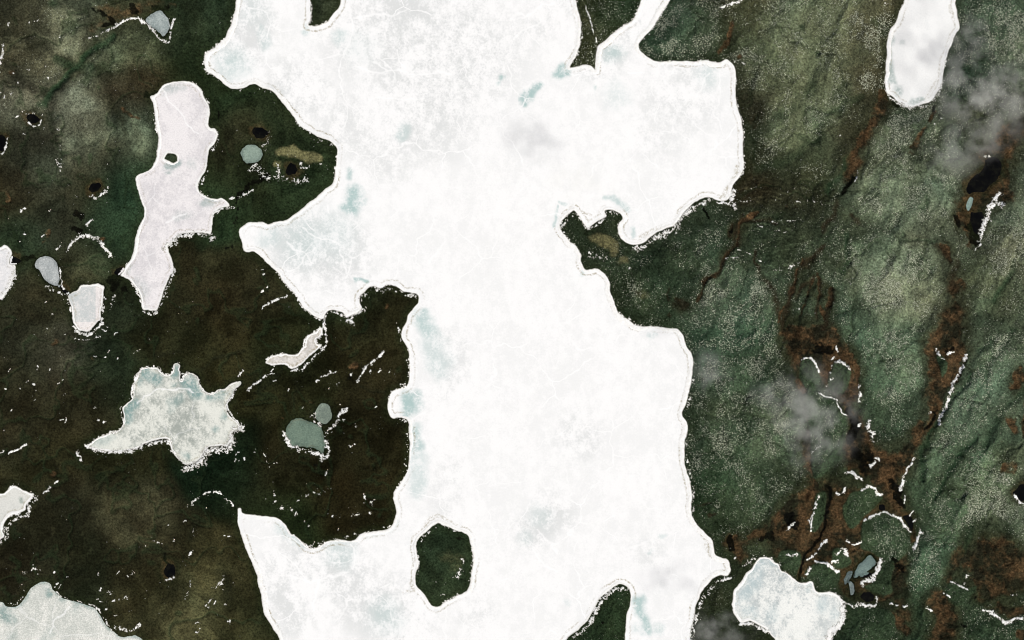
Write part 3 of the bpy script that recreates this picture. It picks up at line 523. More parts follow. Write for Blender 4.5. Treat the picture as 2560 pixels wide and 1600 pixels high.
def ice_material(name, white, grey, melt_shade, mottle=0.5, grain=0.05, cracks=0.5):
    m, n, l, b = new_mat(name)
    pos = n.new('ShaderNodeNewGeometry').outputs['Position']
    mp = n.new('ShaderNodeMapping'); mp.inputs['Rotation'].default_value = (0, 0, 0.5); mp.inputs['Scale'].default_value = (1, 0.75, 1)
    l.new(pos, mp.inputs['Vector'])
    big = noise(n, l, mp.outputs[0], 0.0042, 5, 0.62)
    mid = noise(n, l, mp.outputs[0], 0.022, 5, 0.7)
    fin = noise(n, l, pos, 0.085, 4, 0.75)
    s = mathn(n, l, 'ADD', mathn(n, l, 'MULTIPLY', big, 0.8), mathn(n, l, 'ADD', mathn(n, l, 'MULTIPLY', mid, 0.75), mathn(n, l, 'MULTIPLY', fin, 0.55)))
    thin = ramp(n, l, s, 0.94, 1.20, 0, mottle)
    me = attr(n, 'melt_shade').outputs['Fac']
    bare = attr(n, 'bare').outputs['Fac']
    thin = mathn(n, l, 'MULTIPLY', thin, bare)
    c = mixc(n, l, thin, white, grey)
    mf = mathn(n, l, 'MULTIPLY', me, ramp(n, l, mathn(n, l, 'ADD', mathn(n, l, 'MULTIPLY', mid, 0.6), mathn(n, l, 'MULTIPLY', fin, 0.4)), 0.36, 0.56, 0.25, 1.0))
    c = mixc(n, l, mf, c, melt_shade)
    gr = ramp(n, l, noise(n, l, pos, 0.14, 3, 0.8), 0.3, 0.7, 1 - grain, 1.0 + 0.4 * grain)
    g2 = n.new('ShaderNodeCombineColor')
    for k in range(3): l.new(gr, g2.inputs[k])
    c = mixc(n, l, 1.0, c, g2.outputs[0], 'MULTIPLY')
    ridge = attr(n, 'ridge').outputs['Fac']
    wn = n.new('ShaderNodeTexNoise'); wn.inputs['Scale'].default_value = 0.004; wn.inputs['Detail'].default_value = 4; l.new(pos, wn.inputs['Vector'])
    wv = n.new('ShaderNodeVectorMath'); wv.operation = 'MULTIPLY_ADD'; l.new(wn.outputs['Color'], wv.inputs[0]); wv.inputs[1].default_value = (260, 260, 0); l.new(pos, wv.inputs[2])
    vo = n.new('ShaderNodeTexVoronoi'); vo.voronoi_dimensions = '2D'; vo.feature = 'DISTANCE_TO_EDGE'; vo.inputs['Scale'].default_value = 0.0042; l.new(wv.outputs[0], vo.inputs['Vector'])
    web = mathn(n, l, 'MULTIPLY', ramp(n, l, vo.outputs['Distance'], 0.022, 0.006), ramp(n, l, big, 0.45, 0.6, 0.0, cracks))     # old healed pressure cracks
    ridge = mathn(n, l, 'MAXIMUM', ridge, web)
    c = mixc(n, l, mathn(n, l, 'MULTIPLY', ridge, ramp(n, l, fin, 0.3, 0.6, 0.3, 1.0)), c, (0.93, 0.93, 0.93))
    st = attr(n, 'stain').outputs['Fac']
    sf = mathn(n, l, 'MULTIPLY', st, ramp(n, l, fin, 0.40, 0.60))
    c = mixc(n, l, sf, c, (0.30, 0.25, 0.14))
    l.new(c, b.inputs['Base Color'])
    b.inputs['Roughness'].default_value = 0.8
    b.inputs['Specular IOR Level'].default_value = 0.15
    bump = n.new('ShaderNodeBump'); bump.inputs['Strength'].default_value = 0.25; bump.inputs['Distance'].default_value = 1.0
    l.new(fin, bump.inputs['Height']); l.new(bump.outputs[0], b.inputs['Normal'])
    return m

def snow_material():
    m, n, l, b = new_mat('snow')
    pos = n.new('ShaderNodeNewGeometry').outputs['Position']
    f = ramp(n, l, noise(n, l, pos, 0.08, 3, 0.7), 0.35, 0.7)
    c = mixc(n, l, f, (0.90, 0.90, 0.89), (0.80, 0.79, 0.76))
    c = mixc(n, l, attr(n, 'thick').outputs['Fac'], (0.30, 0.29, 0.25), c)    # thin, patchy snow lets the heath show
    l.new(c, b.inputs['Base Color'])
    b.inputs['Roughness'].default_value = 0.9; b.inputs['Specular IOR Level'].default_value = 0.1
    return m

def water_material():
    m, n, l, b = new_mat('peaty_water')
    pos = n.new('ShaderNodeNewGeometry').outputs['Position']
    c = mixc(n, l, ramp(n, l, noise(n, l, pos, 0.03, 3), 0.4, 0.7), (0.002, 0.002, 0.002), (0.006, 0.006, 0.004))
    l.new(c, b.inputs['Base Color'])
    b.inputs['Roughness'].default_value = 0.08; b.inputs['IOR'].default_value = 1.33; b.inputs['Specular IOR Level'].default_value = 0.3
    return m

M_TUNDRA = tundra_material(); M_SNOW = snow_material(); M_WATER = water_material()

# ------------------------------------------------------------------ meshes from the grid
def to_world(px, py, z):
    return np.stack([(px - 1280) * S, (800 - py) * S, z], -1)

def mesh_object(name, co, quads, mat, attrs=None, smooth_shade=True):
    me = bpy.data.meshes.new(name)
    me.vertices.add(len(co)); me.vertices.foreach_set('co', co.astype(np.float32).ravel())
    q = quads.astype(np.int32)
    me.loops.add(q.size); me.loops.foreach_set('vertex_index', q.ravel())
    me.polygons.add(len(q)); me.polygons.foreach_set('loop_start', np.arange(0, q.size, 4, dtype=np.int32))
    me.polygons.foreach_set('loop_total', np.full(len(q), 4, np.int32))
    if smooth_shade: me.polygons.foreach_set('use_smooth', np.ones(len(q), bool))
    for k, v in (attrs or {}).items():
        if v.ndim == 2:
            a = me.attributes.new(k, 'FLOAT_COLOR', 'POINT'); a.data.foreach_set('color', np.c_[v, np.ones(len(v))].astype(np.float32).ravel())
        else:
            a = me.attributes.new(k, 'FLOAT', 'POINT'); a.data.foreach_set('value', v.astype(np.float32))
    me.update(calc_edges=True)
    me.materials.append(mat)
    o = bpy.data.objects.new(name, me); C.objects.link(o)
    return o

def cells_to_mesh(mask, xs, ys, z):
    """mask: cells (nx-1, ny-1) to keep; returns verts, quads (counter-clockwise from above), kept flat vertex ids"""
    nx, ny = len(xs), len(ys)
    i, j = np.nonzero(mask)
    v = np.stack([i * ny + j, i * ny + j + 1, (i + 1) * ny + j + 1, (i + 1) * ny + j], -1)
    ids, inv = np.unique(v, return_inverse=True)
    px = xs[ids // ny]; py = ys[ids % ny]
    return to_world(px, py, z.ravel()[ids]), inv.reshape(-1, 4), ids

def tag(o, label, cat=None, group=None, kind=None):
    o['label'] = label
    if cat: o['category'] = cat
    if group: o['group'] = group
    if kind: o['kind'] = kind
    return o

def corner_min(a): return np.minimum(np.minimum(a[:-1, :-1], a[1:, :-1]), np.minimum(a[:-1, 1:], a[1:, 1:]))
def corner_max(a): return np.maximum(np.maximum(a[:-1, :-1], a[1:, :-1]), np.maximum(a[:-1, 1:], a[1:, 1:]))

land = corner_max(SD) > -8
isl_zone = np.zeros(GX.shape, bool)
for nm, poly, lab in (('island', ISLAND, 'dark green oval tundra island ringed by snow in the big lake'), ('islet', ISLET, 'tiny dark islet in the long narrow frozen lake')):
    w, d = polygon_sd(poly)
    z = np.zeros(GX.shape, bool); z[w] = d < 8 + 1
    cell = corner_max(z.astype(float)) > 0
    cell &= land
    co, q, ids = cells_to_mesh(cell, ax, ay, Z)
    o = mesh_object('island', co, q, M_TUNDRA, {'cover': COL.reshape(-1, 3)[ids], 'fleck': FLECK.ravel()[ids]})
    tag(o, lab, kind='structure')
    land &= ~cell
co, q, ids = cells_to_mesh(land, ax, ay, Z)
o = mesh_object('ground', co, q, M_TUNDRA, {'cover': COL.reshape(-1, 3)[ids], 'fleck': FLECK.ravel()[ids]})
tag(o, 'rolling tundra of dark heath, green lichen hummocks and brown sedge hollows', kind='structure')

# ------------------------------------------------------------------ lake ice
MELT_SHADE = np.zeros(GX.shape)
blobs(MELT_SHADE, [([(885, 485), (885, 525)], 22, .85), ([(860, 520)], 14, .7), ([(910, 510)], 12, .6), ([(870, 432)], 11, .6), ([(830, 590)], 60, .22), ([(760, 600)], 60, .28), ([(680, 590)], 30, .3),
 ([(1060, 800), (1075, 830)], 22, .6), ([(1080, 860), (1095, 910)], 28, .35), ([(1018, 1000), (1020, 1018)], 20, .85), ([(1040, 985), (1045, 1020)], 14, .5), ([(1036, 1075), (1038, 1120)], 14, .6), ([(1040, 1150), (1045, 1220)], 22, .35), ([(1065, 785)], 14, .6),
 ([(700, 1320), (760, 1350), (830, 1345), (900, 1335), (980, 1310)], 16, .3), ([(850, 1390)], 36, .3), ([(960, 1540)], 45, .3), ([(1595, 1500), (1602, 1540), (1615, 1580)], 12, .7), ([(1640, 1570)], 16, .4), ([(1590, 1570)], 14, .3),
 ([(1245, 198)], 8, .7), ([(1240, 212)], 6, .5), ([(1400, 165), (1390, 185), (1420, 180)], 11, .8), ([(1345, 205), (1325, 225), (1315, 250)], 9, .75), ([(1530, 140)], 24, .45), ([(1540, 240)], 30, .2), ([(1770, 190)], 34, .28), ([(1483, 225)], 6, .4),
 ([(575, 160)], 40, .4), ([(640, 30)], 40, .15), ([(650, 80), (660, 110)], 14, .3), ([(760, 72)], 10, .5), ([(845, 88)], 18, .35), ([(900, 120)], 40, .12), ([(995, 340), (1005, 320)], 14, .35), ([(1260, 195)], 5, .3),
 ([(890, 705), (915, 708)], 5, .7), ([(1400, 508), (1425, 512)], 5, .5), ([(1520, 495), (1535, 500), (1565, 530)], 7, .5), ([(1575, 575), (1580, 590)], 7, .45), ([(1395, 520), (1390, 575)], 4, .5), ([(1460, 680)], 6, .4), ([(1345, 1290)], 30, .2), ([(1310, 1345)], 20, .2), ([(1660, 1340)], 8, .35), ([(1630, 1378)], 6, .3),
 ([(425, 400), (418, 420), (440, 412)], 12, .75), ([(415, 435)], 7, .6), ([(480, 410)], 16, .35), ([(540, 495), (520, 505)], 14, .55), ([(450, 545), (470, 540)], 14, .3), ([(400, 225), (450, 208)], 10, .4), ([(366, 770)], 8, .5), ([(340, 700), (360, 730)], 14, .25), ([(325, 655), (318, 670)], 8, .35),
 ([(360, 925), (400, 945)], 14, .7), ([(440, 930)], 10, .7), ([(470, 955), (490, 975)], 16, .75), ([(315, 1020), (318, 1050), (335, 1005)], 12, .75), ([(350, 950)], 12, .5), ([(520, 985), (545, 980)], 12, .6), ([(558, 1035)], 10, .6), ([(535, 1065)], 8, .6), ([(430, 1010), (455, 1000)], 12, .4), ([(440, 960)], 7, .6), ([(430, 1025)], 10, .3), ([(240, 1105), (275, 1105)], 14, .3), ([(430, 1130)], 10, .5), ([(460, 1145)], 9, .5), ([(595, 965), (580, 978)], 6, .5),
 ([(120, 1480)], 9, .8), ([(10, 1530), (25, 1545)], 14, .7), ([(30, 1585)], 14, .3), ([(150, 1500)], 10, .5), ([(45, 1244)], 7, .8), ([(190, 1520)], 18, .3), ([(130, 1580), (115, 1600)], 14, .3),
 ([(2226, 100), (2228, 165), (2226, 200)], 9, .55), ([(2240, 220)], 12, .55), ([(2280, 248), (2300, 240)], 8, .5), ([(2225, 120), (2222, 135)], 4, .9), ([(2224, 170)], 4, .9), ([(2258, 110)], 8, .3),
 ([(1880, 1430), (1900, 1410), (1860, 1480)], 22, .55), ([(1930, 1410)], 12, .6), ([(2025, 1470)], 12, .5), ([(2060, 1510)], 20, .5), ([(2090, 1530)], 12, .4), ([(1870, 1530)], 20, .5), ([(1930, 1530)], 18, .4), ([(1850, 1500)], 10, .5),
 ([(1640, 838), (1630, 845)], 9, .3), ([(1690, 825), (1705, 850)], 8, .4), ([(1585, 815)], 8, .4), ([(1415, 1505)], 10, .2)])  # first spot in this row is a cloud shadow painted into the ice
MELT_SHADE = np.clip(MELT_SHADE * 1.3, 0, 0.95)
BARE = np.full(GX.shape, 0.30)      # how far wind has thinned the snow on the ice
blobs(BARE, [([(960, 60), (1150, 130), (1050, 250)], 170, 1), ([(600, 120), (640, 40)], 70, .9), ([(740, 220)], 90, 1), ([(860, 300), (980, 380)], 90, .75), ([(1700, 250)], 110, .8), ([(1640, 330)], 90, .6), ([(760, 620), (850, 640)], 100, 1), ([(780, 1400), (900, 1480), (1000, 1550)], 100, 1),
 ([(700, 1420), (730, 1540)], 60, .9), ([(1330, 1330), (1380, 1280)], 60, .9), ([(1450, 1090)], 70, .8), ([(1120, 860), (1140, 960)], 60, .7), ([(1130, 1180), (1120, 1280)], 60, .6), ([(1340, 60), (1400, 30)], 60, .7), ([(1550, 40), (1500, 160)], 60, 1), ([(1620, 1380)], 60, .6), ([(1200, 1540)], 60, .7),
 ([(420, 250), (430, 500), (380, 720)], 160, 1), ([(420, 1050)], 220, 1), ([(80, 720)], 300, 1), ([(150, 1540)], 200, 1), ([(40, 1290)], 60, 1), ([(750, 880)], 100, 1), ([(760, 1060)], 100, 1), ([(2310, 60)], 60, .5), ([(1980, 1480)], 160, 1), ([(629, 385)], 50, 1), ([(395, 60)], 60, 1), ([(2140, 1430)], 80, 1), ([(2425, 510)], 30, 1)])
RIDGE = np.zeros(GX.shape)
RL = [(1,0,"950,640 1150,680 1400,690 1850,690"), (1,0,"940,160 1200,155 1430,90"), (1,0,"1120,560 1240,680"), (1,0,"830,540 900,320 920,120"), (1,0,"660,530 780,480"), (1,0,"1060,970 1450,930 1600,950"), (1,0,"1300,480 1400,650"),
      (1,1,"430,650 520,700 620,770 780,790"), (1,1,"800,840 820,990 850,1100"), (1,1,"290,760 420,880 560,1000"), (1,1,"300,1050 460,920 560,840"), (1,1,"690,440 720,520"), (1,3,"210,670 330,780 420,900 520,990"), (1,3,"890,620 930,760 940,830"), (1,3,"330,900 480,960 760,950 900,850"),
      (1,3,"600,960 560,1100 520,1240"), (0,1,"1570,610 1680,540 1790,500"), (0,0,"1480,830 1640,980 1760,1090 1900,1250"), (2,0,"1700,910 1830,780 1900,700"), (2,0,"1100,690 1250,680"), (2,0,"0,170 180,110 330,40 420,0"), (2,3,"180,660 200,730 420,860"), (2,3,"200,480 330,600 430,700"),
      (0,2,"1290,780 1420,690 1500,640 1700,660"), (0,2,"1700,650 1860,670"), (0,3,"640,1200 560,1340 480,1440"), (2,0,"20,400 120,280 260,180"), (1,1,"1790,760 1720,860 1650,1030")]
for c, r, t in RL: blobs(RIDGE, [(T(c, r, t), 2.2, .8)])
STAIN_ON = np.clip(0.62 + 1.3 * fbm(GX, GY, 45, 3, 4), 0, 1)
STAIN_X = np.zeros(GX.shape)
blobs(STAIN_X, [(T(2,1,"1940,330 1990,300 2030,250 2080,160 2130,60"), 5, .9), (T(2,1,"1210,720 1350,640 1480,600"), 4, .7), (T(2,1,"700,500 740,525"), 4, .9), (T(2,3,"1840,540 1870,600"), 4, .8), (T(2,3,"1800,620 1880,720"), 7, .5), (T(1,3,"1470,960 1490,1030"), 6, .7), (T(1,3,"1495,600 1495,760"), 3, .8), (T(1,3,"1590,430 1680,350 1830,380"), 4, .6), (T(1,3,"1400,1070 1480,1060"), 3, .6), (T(3,0,"1730,20 1740,200"), 3, .8), (T(3,0,"1640,600 1590,760 1480,900"), 3, .7), (T(2,0,"900,380 990,330"), 4, .5), (T(2,3,"1990,760 2010,830"), 3, .8), (T(0,2,"780,95 850,100"), 2, .6), (T(1,2,"300,440 430,400 520,330"), 4, .7), (T(0,0,"1960,520 1975,620"), 3, .7)])

ICE = {  # outline -> (white, grey, melt colour, mottling, shore bank width, stain, label)
 'main': ((.89, .89, .89), (.655, .67, .668), (.38, .52, .51), .95, 9, .8, 'huge blinding white frozen lake sprawling through the middle of the scene'),
 'long': ((.82, .79, .795), (.58, .56, .58), (.32, .40, .39), .7, 6, .5, 'long pinkish white frozen lake with a tiny dark islet'),
 'triangle': ((.42, .47, .46), (.23, .28, .275), (.35, .42, .43), .8, 0, 0, 'small blue-grey three-cornered frozen pond framed by a bent snow drift'),
 'west': ((.80, .79, .79), (.62, .63, .65), (.4, .5, .5), .7, 6, .6, 'white frozen pond cut off by the western margin, beside a black inlet'),
 'pear': ((.52, .545, .54), (.33, .36, .365), (.35, .42, .43), .8, 0, 0, 'pear-shaped silver-grey frozen pond linked to black channels'),
 'cup': ((.84, .80, .78), (.58, .55, .55), (.5, .55, .55), .6, 4, .5, 'cup-shaped pale pink frozen pond south of the pear-shaped one'),
 'star': ((.74, .75, .69), (.33, .36, .33), (.20, .32, .31), .95, 2.6, .5, 'star-shaped grey and teal frozen lake with jagged arms'),
 'disc': ((.28, .36, .30), (.17, .23, .20), (.2, .3, .28), .6, 0, 0, 'round grey-green frozen pond on the knoll peninsula'),
 'crescent': ((.76, .73, .69), (.46, .44, .41), (.4, .4, .38), .7, 3, .7, 'narrow crooked cream-coloured frozen pond on dark heath'),
 'slate': ((.17, .235, .18), (.10, .15, .12), (.2, .28, .26), .7, 0, .3, 'rounded slate-green frozen pond below the egg-shaped pond'),
 'egg': ((.29, .35, .28), (.19, .24, .20), (.25, .32, .3), .6, 0, 0, 'small egg-shaped pale green frozen pond among dark heath'),
 'southwest': ((.80, .80, .75), (.50, .53, .49), (.26, .36, .34), .7, 0, .3, 'broad cream-grey frozen lake filling the south-west corner'),
 'westcove': ((.70, .70, .66), (.54, .55, .52), (.28, .34, .30), .6, 6, .6, 'pale frozen cove at the western margin with a single grey spot'),
 'northeast': ((.88, .88, .87), (.66, .68, .68), (.24, .34, .32), .6, 8, .6, 'oval bright white frozen lake under the cloud in the north-east'),
 'southeast': ((.84, .85, .82), (.40, .45, .46), (.42, .52, .54), .9, 7, .3, 'mottled grey and white frozen lake in the south-east'),
 'shard': ((.21, .29, .265), (.12, .17, .16), (.2, .32, .33), .8, 0, 0, 'blue-grey shard of pond ice beside an L-shaped snow drift'),
 'sliver': ((.20, .26, .25), (.08, .11, .11), (.2, .3, .3), .9, 0, 0, 'thin dark grey ice sliver just west of the pond ice shard'),
 'splinter': ((.36, .43, .42), (.16, .20, .20), (.2, .3, .3), .9, 0, 0, 'upright splinter of pale pond ice above a black pool'),
 'icelet': ((.28, .38, .34), (.20, .28, .25), (.2, .3, .3), .6, 0, 0, 'tiny pale green leaf-shaped ice remnant below the large black pool'),
}
for k, (wht, gry, mlt, mot, bank, stn, lab) in ICE.items():
    if not bank and k != 'southwest': mlt = tuple(0.7 * g for g in gry)
    w, d = body[k]
    cell = corner_min(d) < 4.5
    xs, ys = ax[w[0]], ay[w[1]]
    zi = 0.03 * fbm(GX[w], GY[w], 20, 2, 1) + 0.15 * RIDGE[w]
    co, q, ids = cells_to_mesh(cell, xs, ys, zi)
    e = bank + 2.0 + 3.5 * fbm(GX[w], GY[w], 30, 3, 3)
    band = sstep(e - 1.6, e, -d) * sstep(e + 4.2, e + 1.6, -d) * STAIN_ON[w] * stn
    band = np.maximum(band, STAIN_X[w] * stn)
    if not bank: MELT_SHADE[w] = np.maximum(MELT_SHADE[w], 0.75 * sstep(-9, 0, d + 5 * fbm(GX[w], GY[w], 18, 3, 5)))  # ice without a snow bank darkens towards its edges
    mat = ice_material('ice_' + k, wht, gry, mlt, mot, {'main': 0.03, 'northeast': 0.05}.get(k, 0.3 if not bank else 0.12), {'main': 0.85, 'long': 0.4, 'southeast': 0.3, 'star': 0.35, 'southwest': 0.35}.get(k, 0.0))
    o = mesh_object('ice_sheet', co, q, mat, {'melt_shade': MELT_SHADE[w].ravel()[ids], 'bare': BARE[w].ravel()[ids], 'ridge': RIDGE[w].ravel()[ids], 'stain': np.clip(band, 0, 1).ravel()[ids]})
    tag(o, lab, 'frozen lake', 'ice sheets on the lakes and ponds', 'thing')

WATER_LABEL = {
 'hook pool': 'small black pool with a snow hook', 'edge pool': 'black pool cut by the western margin', 'knoll pool': 'black pool on the knoll peninsula',
 'round pool': 'round black pool beside scattered snow', 'bog pool': 'black pool under a snow wedge', 'west inlet': 'black inlet at the western pond', 'pear inlet': 'black channel below the pear-shaped pond',
 'outlet pool': 'black outlet of the long lake', 'keyhole pool': 'black keyhole pool with snow at its foot', 'northeast pool': 'large black pool in the brown eastern hollow', 'northeast pool tail': 'black boggy tail below the large pool',
 'east pool': 'round black pool at the eastern margin', 'drift pool': 'tiny black pool above the arched drift', 'creek pool': 'black creek pool beside the arched drift', 'hollow pool': 'black pool in a snowy hollow', 'shard pool': 'black water under the ice shard'}
for k in WATERS:
    w, d = body[k]
    cell = corner_min(d) < 3
    co, q, ids = cells_to_mesh(cell, ax[w[0]], ay[w[1]], np.full(GX[w].shape, -0.02))
    o = mesh_object('pond_water', co, q, M_WATER)
    tag(o, WATER_LABEL[k], kind='structure')

# ------------------------------------------------------------------ snow: banks along the ice, drifts, patches
def sample(a, px, py):
    fx = np.interp(px, ax, np.arange(NX)); fy = np.interp(py, ay, np.arange(NY))
    i = np.minimum(fx.astype(int), NX - 2); j = np.minimum(fy.astype(int), NY - 2)
    u = fx - i; v = fy - j
    return a[i, j] * (1 - u) * (1 - v) + a[i + 1, j] * u * (1 - v) + a[i, j + 1] * (1 - u) * v + a[i + 1, j + 1] * u * v

BASE = np.where(SD > 0, np.maximum(Z, 0), 0.05)
BASE = np.maximum(BASE, 0.05)
def snow_sheet(name, xs, ys, f, keep, depth=2.2, thick=None):
    """a sheet of snow that stands proud of the ground where f > 0 and has melted into it where f < 0"""
    X, Y = np.meshgrid(xs, ys, indexing='ij')
    z = sample(BASE, X, Y) + depth * np.clip(f, -1.2, 1)
    co, q, ids = cells_to_mesh(keep, xs, ys, z)
    if len(q) == 0: return None
    return mesh_object(name, co, q, M_SNOW, {'thick': (sstep(-0.05, 1.0, f) if thick is None else thick).ravel()[ids]})

STEP = 1.5
BANK_LABEL = {'main': 'white snow bank rimming the shore of the huge central lake', 'long': 'thin snow bank rimming the long lake with the islet', 'west': 'snow bank around the pond at the western margin', 'cup': 'snow rim around the cup-shaped pink pond',
  'star': 'thin snow rim around the star-shaped lake', 'crescent': 'thin snow rim around the crooked cream-coloured pond', 'westcove': 'snow rim around the pale western cove', 'northeast': 'wide snow rim around the oval north-eastern lake', 'southeast': 'snow rim around the mottled south-eastern lake'}
for k, spec in ICE.items():
    bank = spec[4]
    if not bank: continue
    w, d = body[k]
    full = np.full(GX.shape, FAR); full[w] = d
    p = LP[k]
    x0, y0 = np.maximum(p.min(0) - 12, (-55, -55)); x1, y1 = np.minimum(p.max(0) + 12, (2615, 1655))
    xs = np.arange(x0, x1, STEP); ys = np.arange(y0, y1, STEP)
    X, Y = np.meshgrid(xs, ys, indexing='ij')
    dd = sample(full, X, Y)
    hw = bank * np.clip(0.8 + 0.75 * vnoise(X / 70, Y / 70, 2) + 0.3 * vnoise(X / 20, Y / 20, 4), 0.15, 1.6) + 0.3
    near = (dd < 5) & (dd > -bank * 1.7 - 4)
    nz = np.zeros(X.shape); nz[near] = fbm(X[near], Y[near], 7, 2, 3)
    f = (hw * 0.5 - np.abs(dd + hw * 0.5 - 0.8)) / 3.0 + 0.35 * nz
    land_cov = 0.62 * sstep(-0.1, 0.5, vnoise(X / 90, Y / 90, 5) + 0.5 * vnoise(X / 25, Y / 25, 1)) * sstep(9, 1, dd)
    grain = np.zeros(X.shape); on = (dd > -1) & (dd < 10)
    grain[on] = 0.6 * vnoise(X[on] / 4.5, Y[on] / 4.5, 2) + 0.8 * vnoise(X[on] / 2.6, Y[on] / 2.6, 4)
    f = np.where(on, np.maximum(f, grain + (land_cov - 0.6) * 1.9), f)
    keep = (corner_max(f) > -0.7) & (corner_min(dd) < 9.5)
    o = snow_sheet('snow_bank', xs, ys, f, keep, 1.0, np.maximum(sstep(0.0, 0.75, f), sstep(1.0, -1.5, dd)))
    if o: tag(o, BANK_LABEL[k], 'snow bank', 'snow banks along the lake shores', 'thing')

